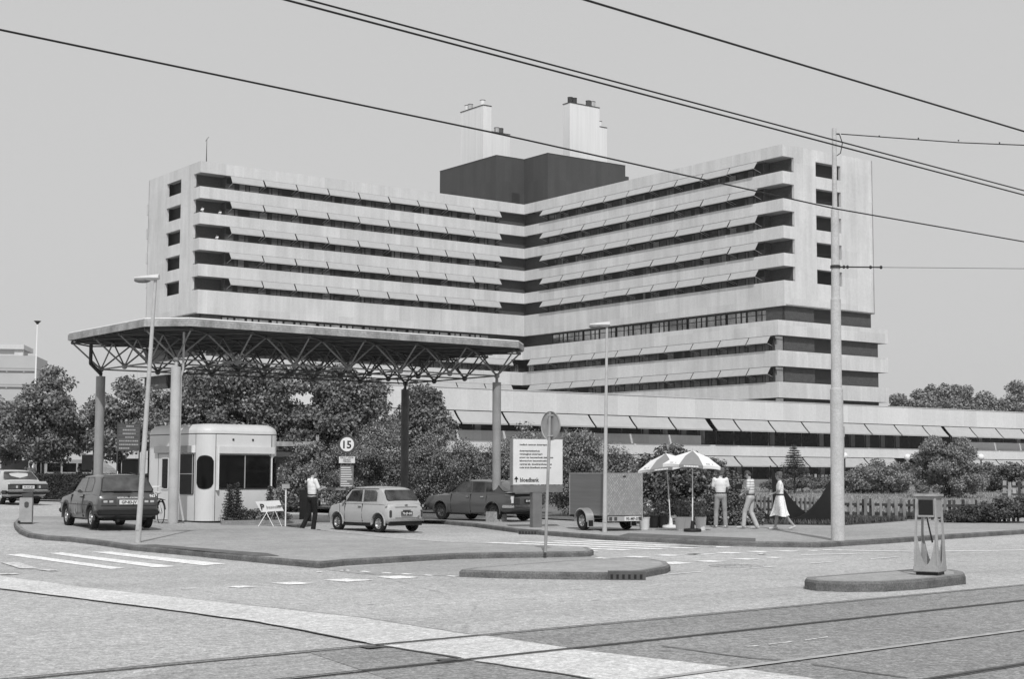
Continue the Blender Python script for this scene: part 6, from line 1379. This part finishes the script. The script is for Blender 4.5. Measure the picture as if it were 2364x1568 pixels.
        L.append(('e', ch-Vector((0, 0, .10*s)), ((.172*hw)*s, .112*s, .16*s)))
        blob(top, L, topm or M_shirt, t, .014)
    if legs == 'trousers':
        L = [('e', hip-Vector((0, 0, .02*s)), (.168*s, .122*s, .115*s))]
        for q in 'LR': a, b, c = V['h'+q], V['k'+q], V['a'+q]; L += [('t', a, b, .094*s, .070*s), ('t', b, c+Vector((0, 0, .0)), .069*s, .068*s)]
        blob('trousers', L, legm or M_trsl, t, .014)
        if belt: b_ = hip+Vector((0, 0, .085*s)); mb = MB(); n = 24; ring_ = lambda k, dz: [b_+Vector((k[0]*math.cos(6.2832*i/n), k[1]*math.sin(6.2832*i/n), dz)) for i in range(n)]; mb.loft([ring_((.166*s, .122*s), -.018*s), ring_((.170*s, .126*s), -.016*s), ring_((.170*s, .126*s), .016*s), ring_((.166*s, .122*s), .018*s)], True, True); mb.build('belt', M_leather, t)
    if legs == 'dress':
        mb = MB(); n = 48; secs = []; wz_ = hip.z+.12*s
        for z, r, am in ((wz_, .135, 0), (wz_-.10, .175, .01), (wz_-.25, .215, .03), (wz_-.42, .255, .05), (wz_-.60, .335, .065)):
            secs.append([(hip.x+s*r*(1+am*2*math.sin(9*a)+.05*math.sin(2*a+1))*math.cos(a), hip.y+.03*(wz_-z)+s*r*.82*(1+am*2*math.sin(9*a))*math.sin(a), z+(.02*math.sin(3*a+.5) if z < wz_-.5 else 0)) for a in [6.2832*i/n for i in range(n)]])
        mb.smooth = True; mb.loft(secs, True, True); mb.build('skirt', legm, t); mb = MB(); mb.loft([[(hip.x+s*k*math.cos(6.2832*i/24), hip.y+s*k*.78*math.sin(6.2832*i/24), wz_+dz) for i in range(24)] for k, dz in ((.135, -.02), (.15, -.015), (.15, .03), (.13, .035))], True, True); mb.build('belt', M_dgrey, t)
    for q in 'LR':
        c, e = V['a'+q], V['t'+q]; d = (e-c); d.z = 0; d.normalize(); zt = e.z
        blob('shoe', [('t', c-Vector((0, 0, .035*s))-d*.03*s, e+d*.05*s, .042*s, .033*s), ('t', c-Vector((0, 0, .045*s))-d*.045*s, e+d*.02*s-Vector((0, 0, .005)), .034*s, .030*s)]+([('t', c, c-Vector((0, 0, .03)), .045*s, .04*s)] if legs == 'trousers' else []), shoem or M_leather, t, .012, 1)
    return t
zf = lambda p, o: (p.x, p.y, gz(p.x, p.y)+o)
# the man writing beside the mini
person('dark-haired man in white short-sleeved shirt and black flared trousers, writing beside the tiny pale car', zf(G(1120, 1912, .02), .01), R(-52), 1.80,
    dict(head=(.0, .075, 1.655), look=(.1, 1, -.45), chest=(0, .0, 1.30), eL=(-.22, .10, 1.17), wL=(-.10, .27, 1.24), eR=(.22, .10, 1.17), wR=(.08, .30, 1.22), pL=(0, 0, -1), pR=(0, 0, -1),
         kL=(-.10, -.03, .50), aL=(-.12, -.24, .10), tL=(-.13, -.10, .04), kR=(.09, .06, .50), aR=(.09, .0, .09), tR=(.10, .16, .03)), legm=M_trsd, voxel=.012)
nb = MB(); nb.slab3([(-.06, .36, 1.25), (.06, .37, 1.25), (.06, .44, 1.20), (-.06, .43, 1.20)], (0, 0, .012)); o = nb.build('notebook', M_white); o.location = zf(G(1120, 1912, .02), .02); o.rotation_euler.z = R(-52); tag(o, 'small white notebook in the hands of the man beside the tiny pale car', 'notebook')
# two men and a woman on the right pavement
person('man seen from behind in white polo shirt and grey trousers standing at the flower stall', zf(G(2592, 1899, .13), .13), R(-6), 1.80,
    dict(head=(.03, .03, 1.67), eL=(-.232, .05, 1.17), wL=(-.13, .26, 1.12), eR=(.235, .05, 1.17), wR=(.14, .26, 1.12), kL=(-.13, .02, .5), aL=(-.15, -.02, .09), tL=(-.20, .12, .03), kR=(.12, .02, .5), aR=(.14, -.02, .09), tR=(.19, .12, .03)), legm=M_trsg, shoem=M_shoel, hairm=M_hairl, hair='curly', voxel=.012)
def stripe_mat():
    m, nt, p = nodemat('striped_shirt_cotton'); tc = N(nt, 'ShaderNodeTexCoord'); s = N(nt, 'ShaderNodeSeparateXYZ'); nt.links.new(tc.outputs['Object'], s.inputs[0]); f = mathn(nt, 'FRACT', mathn(nt, 'MULTIPLY', s.outputs[2], 13)); nt.links.new(mapr(nt, f, .62, .7, .66, .30), p.inputs['Base Color']); p.inputs['Roughness'].default_value = .9; return m
person('dark-haired man in striped shirt and light trousers stepping forward with bowed head and camera bag', zf(G(2700, 1903, .13), .13), R(62), 1.76,
    dict(head=(.02, .10, 1.625), look=(-.1, 1, -.65), neck=(0, .04, 1.48), chest=(0, .0, 1.29), eL=(-.22, .0, 1.16), wL=(-.10, .22, 1.02), eR=(.24, .06, 1.17), wR=(.12, .30, 1.04), kL=(-.08, .16, .50), aL=(-.08, .20, .10), tL=(-.09, .35, .04), kR=(.09, .02, .50), aR=(.10, -.16, .09), tR=(.11, -.01, .03)), topm=stripe_mat(), legm=M_trsl, shoem=M_shoel, voxel=.012)
p = G(2700, 1903, .13)
bg_ = MB(); bg_.M = Matrix.Translation((p.x-.36, p.y-.12, gz(p.x, p.y)+1.36)) @ Matrix.Rotation(R(50), 4, 'Z'); bg_.box((-.10, -.05, -.07), (.10, .05, .08)); bg_.tube((0, 0, 0), (0, .11, 0), .04, .045, 12); bg_.tube((.05, 0, .08), (.2, -.12, .22), .008, .008, 5); o = bg_.build('camera', M_leather, bevel=.006); tag(o, 'black camera held before the chest of the man in the striped shirt', 'camera')
M_dress = mat('pale_printed_dress', .72, .9, .22, 30, .1, fine=.2, finescale=50)
person('woman in pale belted dress and low shoes walking past the steel sculpture', zf(G(2806, 1906, .13), .13), R(88), 1.68,
    dict(head=(0, .04, 1.665), look=(.5, 1, -.15), eL=(-.21, .08, 1.18), wL=(-.13, .26, 1.10), eR=(.20, -.06, 1.18), wR=(.18, .06, .96), kL=(-.06, .10, .50), aL=(-.05, .16, .10), tL=(-.05, .29, .04), kR=(.07, -.10, .50), aR=(.08, -.42, .14), tR=(.08, -.34, .035)), top='bodice', topm=M_dress, legs='dress', legm=M_dress, shoem=M_shoel, hairm=M_hairl, hair='curly', female=True, voxel=.012)
# background figures on the left, half hidden by the hedge
def bgp(lab, sx_, sy_, Y, rz, H, **kw): c = D(sx_, sy_, Y); return person(lab, (c.x, Y, gz(c.x, Y)), rz, H, voxel=.022, **kw)
bgp('figure in pale patterned blouse with dark hair behind the light saloon', 92, 1690, 69.5, R(20), 1.60, topm=M_boll, legm=M_trsd, hair='long')
bgp('man in white cap and white shirt standing behind the hedge', 112, 1650, 73.5, R(170), 1.86, topm=M_white, legm=M_trsg, hairm=M_white)
bgp('person in striped top bending over behind the hedge', 222, 1660, 74, R(80), 1.74, topm=M_boll, legm=M_trsl, pose=dict(head=(0, .34, 1.44), neck=(0, .25, 1.40), chest=(0, .14, 1.24), sL=(-.19, .2, 1.36), sR=(.19, .2, 1.36), eL=(-.2, .42, 1.2), wL=(-.15, .62, 1.15), eR=(.2, .42, 1.2), wR=(.15, .62, 1.15)))
bgp('person in dark clothes with a pale bag at the far end of the hedge', 285, 1675, 74.5, R(150), 1.66, topm=M_dgrey, legm=M_trsd)
bgp('small figure in a white sunhat sitting low behind the light saloon', 50, 1700, 76, R(180), 1.25, topm=M_boll, legm=M_trsd, hairm=M_white)
# people on the tower balconies
def tower_pt(s_, d, z): v = Matrix.Rotation(BROT, 3, 'Z') @ Vector(LW(s_, d, z)); return (ORG.x+v.x, ORG.y+v.y, z)
for lab, s_, d, z in (('person in white leaning on the rail of the second balcony from the top, left corner', 56.2, .75, 37.55), ('person bending over the second balcony from the top beside the awnings', 53.5, .75, 37.35), ('person in pale clothes on the third balcony from the top, left corner', 53.9, .7, 33.75)):
    person(lab, tower_pt(s_, d, z), R(36+180-90+30), 1.76, topm=M_white, legm=M_trsg, group='people on the tower balconies', voxel=.03, pose=dict(head=(0, .12, 1.62), chest=(0, .05, 1.28), eL=(-.2, .2, 1.15), wL=(-.1, .4, 1.15), eR=(.2, .2, 1.15), wR=(.1, .4, 1.15)))
# signs of use: small litter and pebbles on the lawn edge stay part of the road texture
if HAZE_DENSITY > 0:
    hb = MB(); hb.box((-700, -40, -1.5), (700, 620, 75)); hz_o = hb.build('haze', bpy.data.materials.new('haze')); hz_o['kind'] = 'stuff'; hm_ = hz_o.data.materials[0]; hm_.use_nodes = True; q = hm_.node_tree; q.nodes.clear(); out_ = q.nodes.new('ShaderNodeOutputMaterial'); pv = q.nodes.new('ShaderNodeVolumePrincipled'); pv.inputs['Color'].default_value = (.9, .9, .9, 1); pv.inputs['Density'].default_value = HAZE_DENSITY; pv.inputs['Anisotropy'].default_value = .2; q.links.new(pv.outputs[0], out_.inputs['Volume'])
